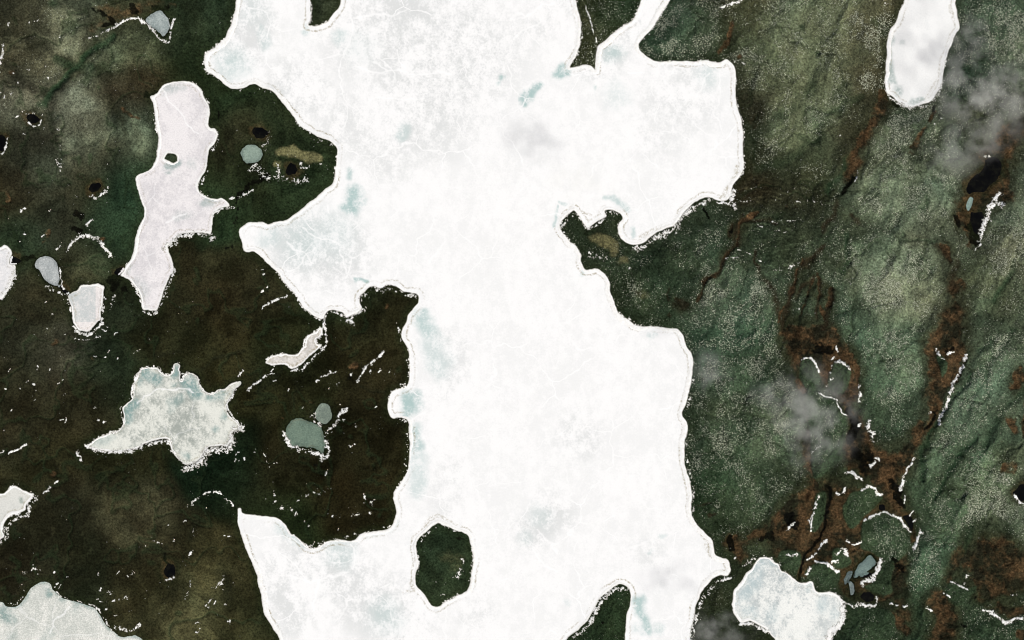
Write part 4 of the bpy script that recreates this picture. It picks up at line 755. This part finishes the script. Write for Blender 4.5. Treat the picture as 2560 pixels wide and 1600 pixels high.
DRIFTS = [  # tile column, row, half-width in photo pixels, density, line, label
 (0,0,5,0.8,"1010,300 1100,250 1200,190 1290,170 1340,200 1390,240 1440,290 1490,350 1550,390 1600,395 1610,330 1620,240 1640,180","bent roof-shaped snow drift framing the three-cornered pond"),
 (0,0,3,0.5,"850,370 930,345 1000,300","broken tail of snow trailing west of the bent roof-shaped drift"),
 (0,0,5,0.7,"5,690 10,600 20,560 40,500 30,430","curved snow drift in a reddish hollow at the western margin"),
 (0,0,3,0.6,"150,1110 230,1075 330,1070","thin snow line above the small hooked black pool"),
 (0,0,3.5,0.9,"270,1160 330,1195 370,1180 385,1130","snow hook under the small black pool"),
 (0,0,3,0.35,"560,1170 570,1330 575,1400 590,1510","dotted upright line of snow on the pale western heath"),
 (0,1,6,0.55,"545,0 580,60 570,100","snow cluster at the foot of the dotted upright snow line"),
 (0,0,3,0.9,"20,1445 60,1380 70,1310","snow crescent beside the black pool at the western margin"),
 (0,1,6,0.7,"840,330 900,360 940,340 1000,290 1020,260","wedge of snow under a black pool above the green round slope"),
 (0,1,5,0.95,"820,610 880,570","short bright snow bar in the brown boggy hollow"),
 (0,1,7,0.92,"640,870 660,820 710,760 790,720 870,730 940,760 980,810 1030,870 1040,910","arched snow drift capping a dark round knoll"),
 (0,1,2.5,0.7,"540,850 580,790","thin slanting snow sliver west of the dark round knoll"),
 (0,1,9,0.7,"130,1000 130,1090 100,1180 50,1240 20,1290","speckled snow slope under the western pond"),
 (0,1,6,0.6,"420,1180 500,1230 580,1260 640,1290 650,1360 680,1440","ragged snow line joining the pear-shaped and cup-shaped ponds"),
 (0,1,3,0.9,"570,1010 575,1120 600,1220","thin upright snow line east of the pear-shaped pond"),
 (0,1,5,0.7,"980,1300 970,1400 960,1510","snow strip down the east shore of the cup-shaped pond"),
 (0,1,6,0.35,"1080,1280 1040,1390","snow specks over the yellow bog east of the cup-shaped pond"),
 (0,2,7,0.9,"960,20 900,100 830,140 750,120 700,70","curved snow drift under the cup-shaped pond"),
 (0,2,3,0.5,"680,170 760,190 860,175 950,160","wavy snow line south of the cup-shaped pond"),
 (0,1,4,0.7,"200,485 250,460","small snow tick on the western heath"),
 (0,1,9,0.75,"1560,820 1640,770 1690,720 1800,700 1950,700 2000,725","snow fringe on the southern bay of the long lake"),
 (0,1,6,0.6,"1650,1000 1625,1100 1565,1240 1510,1420 1440,1450 1360,1435","snow fringe around the southern tip of the long lake"),
 (0,1,6,0.75,"2015,530 2080,465 2200,450","snow fringe at the eastern outlet of the long lake"),
 (0,1,4,0.75,"2180,365 2280,340 2390,285","snow line along the olive creek by the long lake outlet"),
 (0,1,4,0.6,"1970,100 1930,170 1895,230","snow fringe on the concave eastern shore of the long lake"),
 (0,1,3,0.8,"1240,1160 1300,1240 1330,1340","thin snow line on the south-western shore of the long lake"),
 (0,0,6,0.55,"2040,1240 2060,1330 2010,1420","snow fringe on the eastern point of the long lake"),
 (1,1,10,0.6,"-60,90 0,60 60,130 120,170 220,170 300,190 420,210 470,170","tangled snow drift under the round pools of the knoll peninsula"),
 (1,1,5,0.5,"200,40 220,140","snow spur between the two round pools of the knoll peninsula"),
 (1,1,6,0.4,"420,40 450,80 560,50 620,40","snow flecks east of the round black pool"),
 (1,0,9,0.4,"120,1240 110,1320 70,1410","snow specks beside the knoll peninsula black pool"),
 (1,1,3.5,0.95,"60,1395 130,1345 200,1315 260,1305 290,1280","slanting snow streak on the dark slope above the crooked pond"),
 (1,1,7,0.7,"1020,1400 960,1450 900,1480","snow wedge where the stubby headland joins the shore"),
 (1,1,7,0.55,"990,1310 1040,1260 1110,1225 1190,1235 1270,1220 1350,1245 1430,1275 1510,1285","furry snow fringe on the crown of the stubby headland"),
 (1,1,6,0.6,"650,1490 690,1450 750,1440 810,1465 830,1500","little snow dome on the shore west of the stubby headland"),
 (1,2,6,0.7,"870,0 910,30","snow blot south of the stubby headland neck"),
 (1,2,5,0.8,"960,590 1000,520 1020,470 1080,410 1140,370 1200,300","long diagonal snow drift on the dark heath west of the lake"),
 (1,2,5,0.45,"1270,480 1240,540 1210,600","faint snow streak between the diagonal drift and the lake"),
 (1,2,4,0.6,"690,460 700,500","snow tick south-east of the crooked pond"),
 (1,2,3,0.6,"600,545 640,530 760,490","broken snow dashes below the crooked pond"),
 (1,2,5,0.8,"340,475 420,465 500,395 600,305 650,240 665,170 640,50 640,0","snow drift hugging the south-east side of the crooked pond"),
 (1,2,3,0.6,"0,600 60,550 150,490 170,440","thin snow line descending from the crooked pond"),
 (1,2,5,0.65,"500,920 560,890 560,960 620,990","snow bridge between the egg-shaped and slate-green ponds"),
 (1,2,7,0.75,"860,850 790,890 760,960 680,1040 650,1100","bright snow drift south-east of the egg-shaped pond"),
 (1,2,7,0.8,"660,1150 690,1250 640,1310 590,1270 480,1245 380,1205 320,1190 280,1110 265,1070","scalloped snow rim below the slate-green pond"),
 (1,2,4,0.45,"40,1180 100,1310 130,1390","dotted snow line on the dark heath south-west of the slate-green pond"),
 (1,2,3.5,0.7,"650,1470 690,1410","snow tick far below the slate-green pond"),
 (1,2,3.5,0.7,"890,1190 940,1175","small snow dash east of the slate-green pond"),
 (1,2,5,0.4,"1430,1080 1435,1200 1430,1320 1400,1440","speckled snow fringe on the straight western shore of the central lake"),
 (1,2,5,0.4,"1340,30 1360,120","snow flecks above the western shore of the central lake"),
 (1,2,4,0.45,"1430,380 1435,520 1410,590 1360,610","speckled snow fringe north of the teal western cove"),
 (1,2,4,0.5,"1300,935 1360,930 1420,950","snow flecks south of the teal western cove"),
 (0,2,4,0.95,"1360,455 1310,510 1275,580 1250,660 1250,730","bright snow edge on the north-western arm of the star-shaped lake"),
 (0,2,3,0.8,"1140,830 1150,920 1165,990 1130,1040 1050,1075","thin snow edge on the western notch of the star-shaped lake"),
 (0,2,7,0.8,"820,1195 900,1230 1080,1252 1200,1242 1310,1215 1390,1180 1540,1140 1600,1150","scalloped snow drift under the western arm of the star-shaped lake"),
 (0,2,6,0.7,"1620,1230 1700,1310 1740,1380","snow drift on the south-western flank of the star-shaped lake"),
 (0,2,13,0.75,"1740,1400 1820,1380 1900,1340 1940,1240","heavy snow drift at the southern tip of the star-shaped lake"),
 (0,2,12,0.75,"1960,1230 2060,1225 2160,1210 2190,1130 2200,1060 2280,1020","heavy snow drift on the south-eastern shore of the star-shaped lake"),
 (0,2,4,0.85,"2250,970 2170,880 2140,800 2180,740 2230,660","double snow edge on the eastern shore of the star-shaped lake"),
 (0,2,4,0.95,"1715,560 1770,510","short snow spit jutting into the star-shaped lake"),
 (0,2,3,0.7,"1540,500 1600,525","snow dash on the northern cape of the star-shaped lake"),
 (0,2,3,0.8,"1830,510 1880,550 1880,610 1950,690 2030,695 2080,660","thin snow edge on the northern bay of the star-shaped lake"),
 (0,2,6,0.9,"735,1250 770,1330","bright snow blot west of the star-shaped lake's western arm"),
 (0,2,3,0.8,"0,1260 40,1240","snow dash at the western margin below the heath"),
 (0,2,3,0.8,"95,1255 190,1210 250,1180","thin slanting snow dash on the dark western heath"),
 (0,2,3,0.8,"2330,665 2419,600","thin snow dash east of the star-shaped lake"),
 (0,2,3,0.8,"2255,525 2290,480","snow tick beyond the eastern tip of the star-shaped lake"),
 (0,2,3,0.6,"1270,310 1330,275","snow tick north of the star-shaped lake"),
 (0,3,5,0.55,"420,130 480,60 560,10","broken snow streak east of the pale western cove"),
 (0,3,6,0.7,"325,140 330,190 270,260 265,320 160,360 90,410","snow drift along the eastern shore of the pale western cove"),
 (0,3,7,0.6,"60,450 60,540 0,610","snow drift at the mouth of the pale western cove"),
 (0,3,4,0.55,"1780,250 1830,200 1920,140 2000,110 2080,130 2150,190 2200,240","wide arc of snow specks on the dark southern heath"),
 (0,3,4,0.95,"1570,940 1640,925","snow bar at the foot of the keyhole pool"),
 (0,3,4,0.75,"1790,710 1830,650","upright snow tick north-east of the keyhole pool"),
 (0,3,4,0.45,"1750,1120 1790,1040 1810,940","dotted snow line south-east of the keyhole pool"),
 (0,3,4,0.6,"2030,1030 2100,960 2120,900","slanting snow streak near the lake's south-western shore"),
 (0,3,4,0.7,"1955,1180 2010,1115","snow tick on the olive heath in the south"),
 (0,3,5,0.7,"1080,1135 1140,1110 1200,1110","feathered snow patch north of the cream-grey lake"),
 (0,3,4,0.8,"1010,1060 1055,1050","snow blot above the shore of the cream-grey lake"),
 (0,3,6,0.6,"1080,1390 1150,1400 1220,1430 1300,1400 1320,1360","cupped snow drift by the eastern shore of the cream-grey lake"),
 (0,3,3,0.8,"1085,1280 1115,1270","snow dash above the cupped drift"),
 (0,3,3,0.6,"1220,905 1290,855","thin snow dash on the dark southern heath"),
 (0,3,3,0.5,"1400,610 1460,570 1530,600","small arch of snow specks north-west of the keyhole pool"),
 (0,3,8,0.3,"205,910 270,840 350,850","faint snow specks on a green patch of the south-western heath"),
 (0,3,6,0.4,"60,1165 140,1175 200,1110 220,1000","speckled snow on the headland of the cream-grey lake"),
 (0,3,3,0.7,"530,1060 600,1110 700,1140 900,1200 960,1260 1040,1400 1110,1460","thin snow edge along the northern shore of the cream-grey lake"),
 (1,3,5,0.4,"440,140 520,130 650,100 740,80","broken snow line on the dark southern headland"),
 (1,3,4,0.55,"1025,120 1030,200","upright snow fleck on the dark southern headland"),
 (1,3,4,0.55,"1095,220 1115,190","snow fleck near the eastern shore of the dark southern headland"),
 (1,3,5,0.45,"910,330 970,320 1080,300","snow smear on the dark southern headland"),
 (1,3,8,0.35,"240,260 300,250 370,300","snow specks at the root of the dark southern headland"),
 (1,3,4,0.3,"160,30 175,200","faint upright snow specks by the creek of the dark southern headland"),
 (1,3,4,0.45,"500,620 620,580 800,545 960,520 1150,465 1270,430","speckled snow fringe on the southern shore of the dark headland"),
 (1,3,7,0.45,"1550,590 1580,545 1650,480 1690,440","snow fringe on the north-western shore of the oval island"),
 (1,3,7,0.5,"1945,740 1950,800 1920,880 1880,920","curved snow band inside the oval island"),
 (1,3,6,0.3,"1540,840 1520,930","snow specks on the western shore of the oval island"),
 (1,3,6,0.3,"1690,960 1790,960","snow specks on the southern half of the oval island"),
 (1,3,5,0.4,"1760,1080 1810,1065","snow fleck near the southern tip of the oval island"),
 (1,3,5,0.3,"1770,430 1900,490","snow specks on the northern shore of the oval island"),
 (3,1,8,0.9,"2200,420 2130,410 2090,460 2080,540 2040,610 2020,700 2000,750","long bright snow drift beside the black pool tail"),
 (3,1,8,0.95,"2135,365 2180,330","bright snow block at the head of the long eastern drift"),
 (3,1,5,0.7,"2000,790 1960,850","snow flecks at the foot of the long eastern drift"),
 (3,1,4,0.7,"790,230 820,190 850,110","short snow line beside the reddish eastern hollow"),
 (3,1,2.4,0.34,"0,310 130,330 260,270","wavy snow thread on the eastern slope, northernmost of the threads"),
 (3,1,2.4,0.34,"240,410 400,390 560,430 640,400","wavy snow thread east of the northernmost one"),
 (3,1,2.4,0.34,"0,590 150,580 300,570","faint snow thread across the eastern slope"),
 (3,1,2.4,0.34,"-100,620 0,650 200,690","snow thread curving down the eastern slope"),
 (3,1,2.4,0.34,"0,1040 130,1040 300,965 360,1000 480,960","crooked snow thread at the foot of the eastern slope"),
 (3,1,4,0.6,"250,1400 310,1410","snow dash in the brown drainage gullies"),
 (3,2,2.8,0.97,"480,690 550,730 630,750 660,810 680,860 730,900","thin snow edge on the cloud-covered bench by the creek"),
 (3,2,3.2,0.95,"310,370 370,355 430,390 450,420 470,500","snow cap on the thumb-shaped green hummock"),
 (3,2,3.2,0.75,"590,490 610,410 680,385 740,430 765,470","snow cap on the oval green hummock"),
 (3,2,4,0.9,"550,620 580,570 600,555","snow bank at the south-western side of the oval green hummock"),
 (3,2,4,0.85,"600,370 640,350","snow blot above the oval green hummock"),
 (3,2,2.4,0.75,"640,250 655,290","snow tick north of the oval green hummock"),
 (3,2,4,0.8,"1590,280 1610,330 1650,380","snow cap on the narrow hummock in the brown channel"),
 (3,2,3.2,0.95,"1680,330 1700,310 1750,305","hooked snow bit beside the narrow hummock"),
 (3,2,5.6,0.8,"1860,340 1830,450 1800,515 1750,590 1720,680 1690,760 1660,850 1620,930 1610,980","long broken snow chain edging the brown eastern channel"),
 (3,2,5,0.55,"850,600 860,720 840,800","upright snow line beside the olive creek"),
 (3,2,6.4,0.75,"950,950 940,1030 980,1060 980,1140","clustered snow blots on the green slope below the creek"),
 (3,2,3.2,0.85,"850,1000 875,990","lone snow dot by the black creek"),
 (3,2,4.8,0.97,"1005,1305 1040,1320","upper of the two snow blots in the brown channel fork"),
 (3,2,4.8,0.97,"960,1370 1000,1345","lower of the two snow blots in the brown channel fork"),
 (3,2,5.6,0.97,"730,1440 780,1430 840,1480 880,1510","slanting snow drift on the hummock south of the fork"),
 (3,2,4.8,0.8,"1390,1290 1320,1390 1290,1450 1260,1490","broken snow line on the eastern bank below the fork"),
 (3,2,4,0.5,"410,1250 480,1190","faint snow tick under the cloud"),
 (3,2,4,0.85,"1500,870 1530,865","snow dot in the brown channel"),
 (3,3,5.6,0.97,"1275,5 1240,90","upright snow blade at the channel edge"),
 (3,3,3.2,0.97,"1285,140 1285,215","small snow blade below the upright one"),
 (3,3,4.8,0.97,"880,100 930,60 990,70 1040,130 1065,140","snow cap on the flat green hummock"),
 (3,3,3.2,0.75,"640,120 690,130 730,70","snow wisp on the small hummock by the creek"),
 (3,3,4,0.97,"900,380 980,340 1060,310 1110,300 1180,330 1250,370 1300,440 1345,500","arched snow drift crowning the round green dome"),
 (3,3,4,0.97,"1340,330 1375,300","upper snow chip by the black creek pool"),
 (3,3,4,0.97,"1370,400 1400,370","lower snow chip by the black creek pool"),
 (3,3,5.6,0.97,"1440,490 1410,560 1380,640","snow tongue south-east of the round green dome"),
 (3,3,4.8,0.9,"470,160 440,230 430,300 400,360 405,480","long upright snow drift west of the dark creek"),
 (3,3,4.8,0.85,"180,460 240,400","snow cap near the black bog west of the creek"),
 (3,3,4.8,0.97,"470,660 510,600 540,570","slanting snow bar east of the dark creek"),
 (3,3,4,0.95,"370,750 440,690","snow chips at the bend of the dark creek"),
 (3,3,4,0.95,"170,710 240,710 280,690","snow cap on the rounded hummock above the mottled lake"),
 (3,3,6.4,0.97,"640,690 690,650 720,660 740,700","snow heap on the knobbly hummock"),
 (3,3,5.6,0.97,"610,770 650,770","snow lump below the snow heap on the knobbly hummock"),
 (3,3,4.8,0.97,"450,770 530,780 600,830 660,870","snow ridge on the hummock above the mottled lake"),
 (3,3,4.8,0.85,"360,890 400,830","snow on the western end of the hummock above the mottled lake"),
 (3,3,7.2,0.97,"1060,750 1040,830 1000,900 990,940","upper arm of the L-shaped drift by the ice shard"),
 (3,3,7.2,0.97,"980,945 890,960 890,990","lower arm of the L-shaped drift by the ice shard"),
 (3,3,5.6,0.97,"690,1130 740,1160 800,1190 880,1170 980,1190 1020,1170 1025,1100","cupped snow drift under the black hollow pool"),
 (3,3,3.2,0.85,"1150,1160 1230,1175","thin snow dash east of the black hollow pool"),
 (3,3,4,0.95,"1280,1185 1310,1170","snow dot east of the thin dash"),
 (3,3,4.8,0.95,"2030,1220 2090,1240 2160,1290 2230,1340 2290,1330 2340,1300 2410,1300","winding snow drift in the south-eastern corner"),
 (3,3,4,0.95,"1720,960 1790,980 1870,1030","snow cap on the tilted green hummock"),
 (3,3,3.2,0.85,"1650,1070 1710,1100","snow edge on the western side of the tilted green hummock"),
 (3,3,3.2,0.95,"1490,1205 1540,1240","snow tick on the brown plain in the south"),
 (3,3,4.8,0.9,"2330,150 2390,210 2419,230","snow edge under the eastern black pool"),
 (3,3,4,0.5,"2250,0 2300,40","snow wisp above the eastern black pool"),
 (3,3,3.2,0.85,"740,570 770,595 820,605 880,585","thin snow line south-west of the round green dome"),
 (3,3,8.8,0.97,"700,1200 710,1320 640,1400 580,1470 560,1510","broad snow shelf on the eastern shore of the mottled lake"),
 (3,3,5,0.5,"1850,970 1880,890","snow wisp on the small ridge east of the green tongue"),
 (3,3,5,0.4,"2270,1090 2350,1065","faint snow flecks in the south-eastern bog"),
 (3,3,6,0.4,"740,1440 770,1450","snow specks south of the mottled lake's shelf"),
 (2,3,6,0.9,"2170,1360 2260,1350 2340,1400 2419,1430","snow line under the western end of the mottled lake"),
 (2,3,7,0.75,"575,1490 640,1440 720,1370 780,1270 840,1160 910,1085 1010,1020 1085,1030","furry snow fringe along the thumb-shaped southern headland"),
 (2,3,9,0.7,"1710,1460 1720,1360 1755,1260 1780,1170 1850,1065 1930,975 2040,925","furry snow fringe along the curved south-eastern headland"),
 (2,3,5,0.55,"1705,60 1718,180 1712,290","snow fringe on the eastern shore above the narrows"),
 (2,3,8,0.5,"2180,840 2240,770 2300,740","snow slope on the northern shore of the mottled lake"),
 (2,3,4,0.7,"2070,715 2110,740","snow tick on the neck between two lakes"),
 (2,2,5,0.5,"1645,1150 1655,1280 1670,1380 1690,1500","snow fringe on the lower eastern shore of the central lake"),
 (2,2,5,0.4,"1650,850 1690,700 1710,560","snow fringe on the middle eastern shore of the central lake"),
 (2,1,5,0.6,"465,640 500,580 590,510","snow fringe on the western horn of the two-horned peninsula"),
 (2,1,5,0.8,"720,655 790,620 860,570 890,520","snow line in the notch of the two-horned peninsula"),
 (2,1,5,0.4,"900,490 980,500 1025,530","snow specks on the eastern horn of the two-horned peninsula"),
 (2,1,10,0.7,"1160,825 1230,820 1310,755 1420,700 1530,650 1600,560 1680,480 1780,420 1870,385","broad furry snow fringe along the concave bay"),
 (2,1,5,0.75,"1940,405 2060,410 2110,450","snow strand behind the corner of the concave bay"),
 (2,1,9,0.85,"2085,290 2075,390","snow plug at the eastern corner of the big lake"),
 (2,1,10,0.4,"740,890 850,920 960,940","speckled snow below the tan patch of the two-horned peninsula"),
 (2,1,6,0.4,"1040,1030 1100,1030","faint snow specks on the peninsula slope"),
 (2,1,3,0.7,"2010,930 2060,920 2130,925","thin snow arc on the eastern slope"),
 (2,1,3,0.7,"2120,850 2190,870 2260,900","thin slanting snow line on the eastern slope"),
 (2,1,4,0.6,"2290,970 2340,960","snow tick in the reddish gully"),
 (2,1,2.4,0.34,"2080,265 2200,260 2320,265 2400,270","faint snow thread running east from the lake corner"),
 (2,1,2.4,0.34,"2060,395 2200,390 2320,400","second faint snow thread east of the lake corner"),
 (2,0,4,0.8,"1970,80 2020,60 2090,40 2160,10","slanting snow bar in the northern reddish hollow"),
 (2,0,5,0.5,"565,600 620,500 655,380 660,260 640,140","snow fringe along the western side of the fang-shaped spit"),
 (2,0,1.8,0.8,"690,40 730,150 760,280 800,400","thin curved snow line down the fang-shaped spit"),
 (2,0,6,0.35,"1240,370 1290,310 1400,200","snow specks on the eastern bank of the frozen inlet"),
 (2,0,3.5,0.5,"2110,760 2130,950 2150,1050 2190,1180 2195,1400","thin snow fringe on the north-eastern shore of the big lake"),
 (2,0,4,0.5,"2100,590 2190,600","snow flecks at the north-eastern corner of the big lake"),
 (3,0,7,0.7,"1560,1170 1620,1130","snow blot in the dark gully below the oval lake"),
 (3,0,6,0.7,"1345,1020 1500,1000 1535,975 1600,890 1660,770","ragged snow drift under the oval north-eastern lake"),
 (3,0,5,0.7,"1100,770 1120,880 1230,975 1345,1015","snow edge on the south-western shore of the oval lake"),
 (3,0,5,0.3,"620,1290 740,1290","faint snow specks on the green slope west of the hollow"),
 (3,0,5,0.7,"2060,1480 2100,1480","snow dots at the head of the large black pool"),
 (3,0,2.5,0.6,"1100,35 1170,35","tiny snow dash west of the oval lake"),
 (1,0,4,0.45,"520,30 530,120 525,200","snow fringe on the western side of the northern spit"),
 (0,0,4,0.4,"2160,850 2240,855 2310,855","snow specks under the north-western lobe of the big lake"),
 (1,0,6,0.35,"30,830 130,860 180,890","snow specks on the northern shore of the knoll peninsula"),
 (1,0,5,0.35,"500,1290 620,1330 700,1360","snow specks on the north-eastern shore of the knoll peninsula"),
]
def drift(line, hw, dens, seed, name='snow_drift'):
    hw = hw * 0.66 + 0.5 if hw < 7.5 else hw * 0.8
    p = smooth(line, closed=False, n=3) if len(line) > 2 else np.array(line)
    x0, y0 = p.min(0) - 1.6 * hw - 5; x1, y1 = p.max(0) + 1.6 * hw + 5
    xs = np.arange(x0, x1, 1.1); ys = np.arange(y0, y1, 1.1)
    X, Y = np.meshgrid(xs, ys, indexing='ij')
    jx = X + 2.5 * vnoise(X / 9, Y / 9, seed); jy = Y + 2.5 * vnoise(X / 9, Y / 9, seed + 2)
    d = np.full(X.shape, 1e9); 
    for i in range(len(p) - 1): d = np.minimum(d, seg_dist(jx, jy, p[i], p[i + 1]))
    n = 0.45 * vnoise(X / 12, Y / 12, seed + 1) + 0.55 * vnoise(X / 5, Y / 5, seed + 4) + 0.8 * vnoise(X / 2.6, Y / 2.6, seed + 3) + 0.45 * vnoise(X / 1.7, Y / 1.7, seed + 5)
    cov = (dens * 0.98) * sstep(hw * 1.7, hw * 0.1, d)
    f = 1.1 * n + (cov - (0.53 if dens >= 0.75 else 0.61)) * 1.9
    f = np.where(d > hw * 1.6 + 1, -1.2, f)
    keep = corner_min(d) < hw * 1.6 + 1.0
    return snow_sheet(name, xs, ys, f, keep, 1.6)

seen = {}
for i, (c, r, hw, dens, line, lab) in enumerate(DRIFTS):
    o = drift(T(c, r, line), hw, dens, i)
    if o: tag(o, lab, 'snow drift', 'snow drifts on the thawing tundra', 'thing')

# small loose patches: areas of the heath where they lie scattered (x0, y0, x1, y1, how many, area words)
AREAS = [(0, 20, 210, 100, 10, 'the pale heath in the north-western corner'), (0, 150, 160, 350, 22, 'the heath around the hooked black pool'), (20, 520, 160, 640, 8, 'the heath above the pear-shaped pond'),
 (110, 700, 300, 840, 14, 'the dark slope around the cup-shaped pond'), (10, 910, 180, 1080, 30, 'the dark heath west of the star-shaped lake'), (240, 1000, 290, 1060, 5, 'the slope by the western notch of the star-shaped lake'),
 (640, 880, 980, 1230, 34, 'the dark heath between the slate-green pond and the big lake'), (680, 1230, 980, 1340, 12, 'the dark southern headland'), (400, 1230, 640, 1360, 14, 'the heath north of the keyhole pool'),
 (130, 1430, 300, 1520, 18, 'the heath above the cream-grey lake'), (380, 1440, 600, 1580, 18, 'the olive heath south of the keyhole pool'), (200, 830, 420, 900, 8, 'the slope north of the star-shaped lake'), (650, 660, 800, 760, 8, 'the slope above the crooked pond'), (560, 1080, 660, 1200, 10, 'the dark ground east of the star-shaped lake')]
rs = np.random.RandomState(42)
for x0, y0, x1, y1, num, area in AREAS:
    for k in range(int(num * 0.72)):
        for _ in range(20):
            x, y = rs.uniform(x0, x1), rs.uniform(y0, y1)
            if sample(SD, np.array([x]), np.array([y]))[0] > 5: break
        a = rs.normal(-0.7, 0.5); L = 1 + 6 * rs.rand() ** 2; dx, dy = math.cos(a) * L, math.sin(a) * L; bx, by = rs.normal(0, 2.2, 2)
        o = drift([(x - dx, y - dy), (x + bx, y + by), (x + dx, y + dy)], rs.uniform(0.8, 2.1), rs.uniform(.6, .85), rs.randint(99), 'snow_patch')
        if o: tag(o, 'small loose snow patch on ' + area, 'snow patch', 'loose snow patches on ' + area, 'thing')

# the countless last specks of snow, too many and too small to tell apart
def specks(num):
    r = np.random.RandomState(5)
    xs = r.uniform(0, 2560, num * 8); ys = r.uniform(0, 1600, num * 8)
    dens = np.where(xs < 1250, 0.02 + 0.9 * sstep(0.22, 0.5, fbm(xs, ys, 36, 4, 2, 0.65)), 0.12 + 0.8 * sstep(0.0, 0.5, fbm(xs, ys, 40, 3, 3)))
    ok = (r.rand(len(xs)) < dens) & (sample(SD, xs, ys) > 4) & (sample(WETF, xs, ys) < 0.3)
    xs, ys = xs[ok][:num], ys[ok][:num]
    n = 6
    a = np.arange(n) / n * 2 * math.pi
    rad = 0.25 + 0.7 * r.rand(len(xs), 1) ** 3 * r.uniform(0.6, 1.3, (len(xs), n))
    vx = xs[:, None] + np.cos(a) * rad; vy = ys[:, None] + np.sin(a) * rad
    vz = sample(BASE, vx.ravel(), vy.ravel()).reshape(vx.shape) + 0.15
    top = np.stack([(xs - 1280) * S, (800 - ys) * S, sample(BASE, xs, ys) + 0.8], -1)
    ring = to_world(vx, vy, vz)
    co = np.concatenate([ring.reshape(-1, 3), top])
    b = np.arange(len(xs))[:, None] * n
    k = np.arange(n)[None, :]
    tri = np.stack([b + (k + 1) % n, b + k, np.repeat(len(xs) * n + np.arange(len(xs))[:, None], n, 1)], -1).reshape(-1, 3)
    me = bpy.data.meshes.new('snow')
    me.from_pydata(co.tolist(), [], tri.tolist()); me.materials.append(M_SNOW)
    a_ = me.attributes.new('thick', 'FLOAT', 'POINT'); a_.data.foreach_set('value', np.full(len(co), 0.55, np.float32))
    o = bpy.data.objects.new('snow', me); C.objects.link(o)
    tag(o, 'countless tiny specks of leftover snow across the tundra', kind='stuff')
specks(1800)

# ------------------------------------------------------------------ clouds
CLOUD_H = 311.0
def cloud_material(name, dens, seed, soft=0.5):
    m = bpy.data.materials.new(name); m.use_nodes = True
    n = m.node_tree.nodes; l = m.node_tree.links
    n.remove(n['Principled BSDF'])
    tc = n.new('ShaderNodeTexCoord')
    ln = n.new('ShaderNodeVectorMath'); ln.operation = 'LENGTH'; l.new(tc.outputs['Object'], ln.inputs[0])
    fall = ramp(n, l, ln.outputs['Value'], 1.0, 0.0)
    pos = n.new('ShaderNodeNewGeometry').outputs['Position']
    mp = n.new('ShaderNodeMapping'); mp.inputs['Location'].default_value = (seed * 977, seed * 331, seed * 57); l.new(pos, mp.inputs['Vector'])
    nz = noise(n, l, mp.outputs[0], 0.0095, 6, 0.6)
    v = mathn(n, l, 'MULTIPLY', fall, ramp(n, l, nz, 0.38, 0.66, 0.0, dens * 0.52))
    pv = n.new('ShaderNodeVolumePrincipled')
    pv.inputs['Color'].default_value = (1.0, 0.995, 0.95, 1)
    pv.inputs['Anisotropy'].default_value = -0.4
    l.new(v, pv.inputs['Density'])
    l.new(pv.outputs[0], n['Material Output'].inputs['Volume'])
    return m

import bmesh
def cloud(cx, cy, rx, ry, rot, dens, label, thick=45, seed=1):
    k = 1 - CLOUD_H / H
    bm = bmesh.new(); bmesh.ops.create_icosphere(bm, subdivisions=3, radius=1.0)
    me = bpy.data.meshes.new('cloud'); bm.to_mesh(me); bm.free()
    o = bpy.data.objects.new('cloud', me); C.objects.link(o)
    o.location = ((cx - 1280) * S * k, (800 - cy) * S * k, CLOUD_H)
    o.scale = (rx * S * 1.45, ry * S * 1.45, thick); o.rotation_euler = (0, 0, -rot)
    me.materials.append(cloud_material('cloud', dens, seed))
    tag(o, label, 'cloud', 'small low clouds', 'thing')

cloud(2462, 228, 150, 92, 0.25, .020, 'largest pale cloud, drifting east of the oval north-eastern lake', 50, 1)
cloud(2418, 84, 56, 46, 0, .020, 'small round cloud touching the oval lake\'s eastern shore', 35, 2)
cloud(2425, 362, 140, 62, -0.45, .015, 'thin veil of cloud above the large black pool', 40, 3)
cloud(2038, 1042, 105, 115, 0.2, .019, 'rounded pale cloud over the brown creek bench', 50, 4)
cloud(1950, 985, 66, 42, 0.1, .017, 'small cloud puff just west of the cloud over the creek bench', 35, 5)
cloud(1768, 930, 60, 50, 0.4, .016, 'faint cloud wisp at the eastern shore of the big lake', 35, 6)
cloud(1786, 1572, 88, 50, 0, .018, 'low cloud over the curved south-eastern headland', 40, 7)
cloud(1440, 456, 92, 58, 0.1, .015, 'white cloud lost against the bright ice north of the two-horned peninsula', 40, 8)
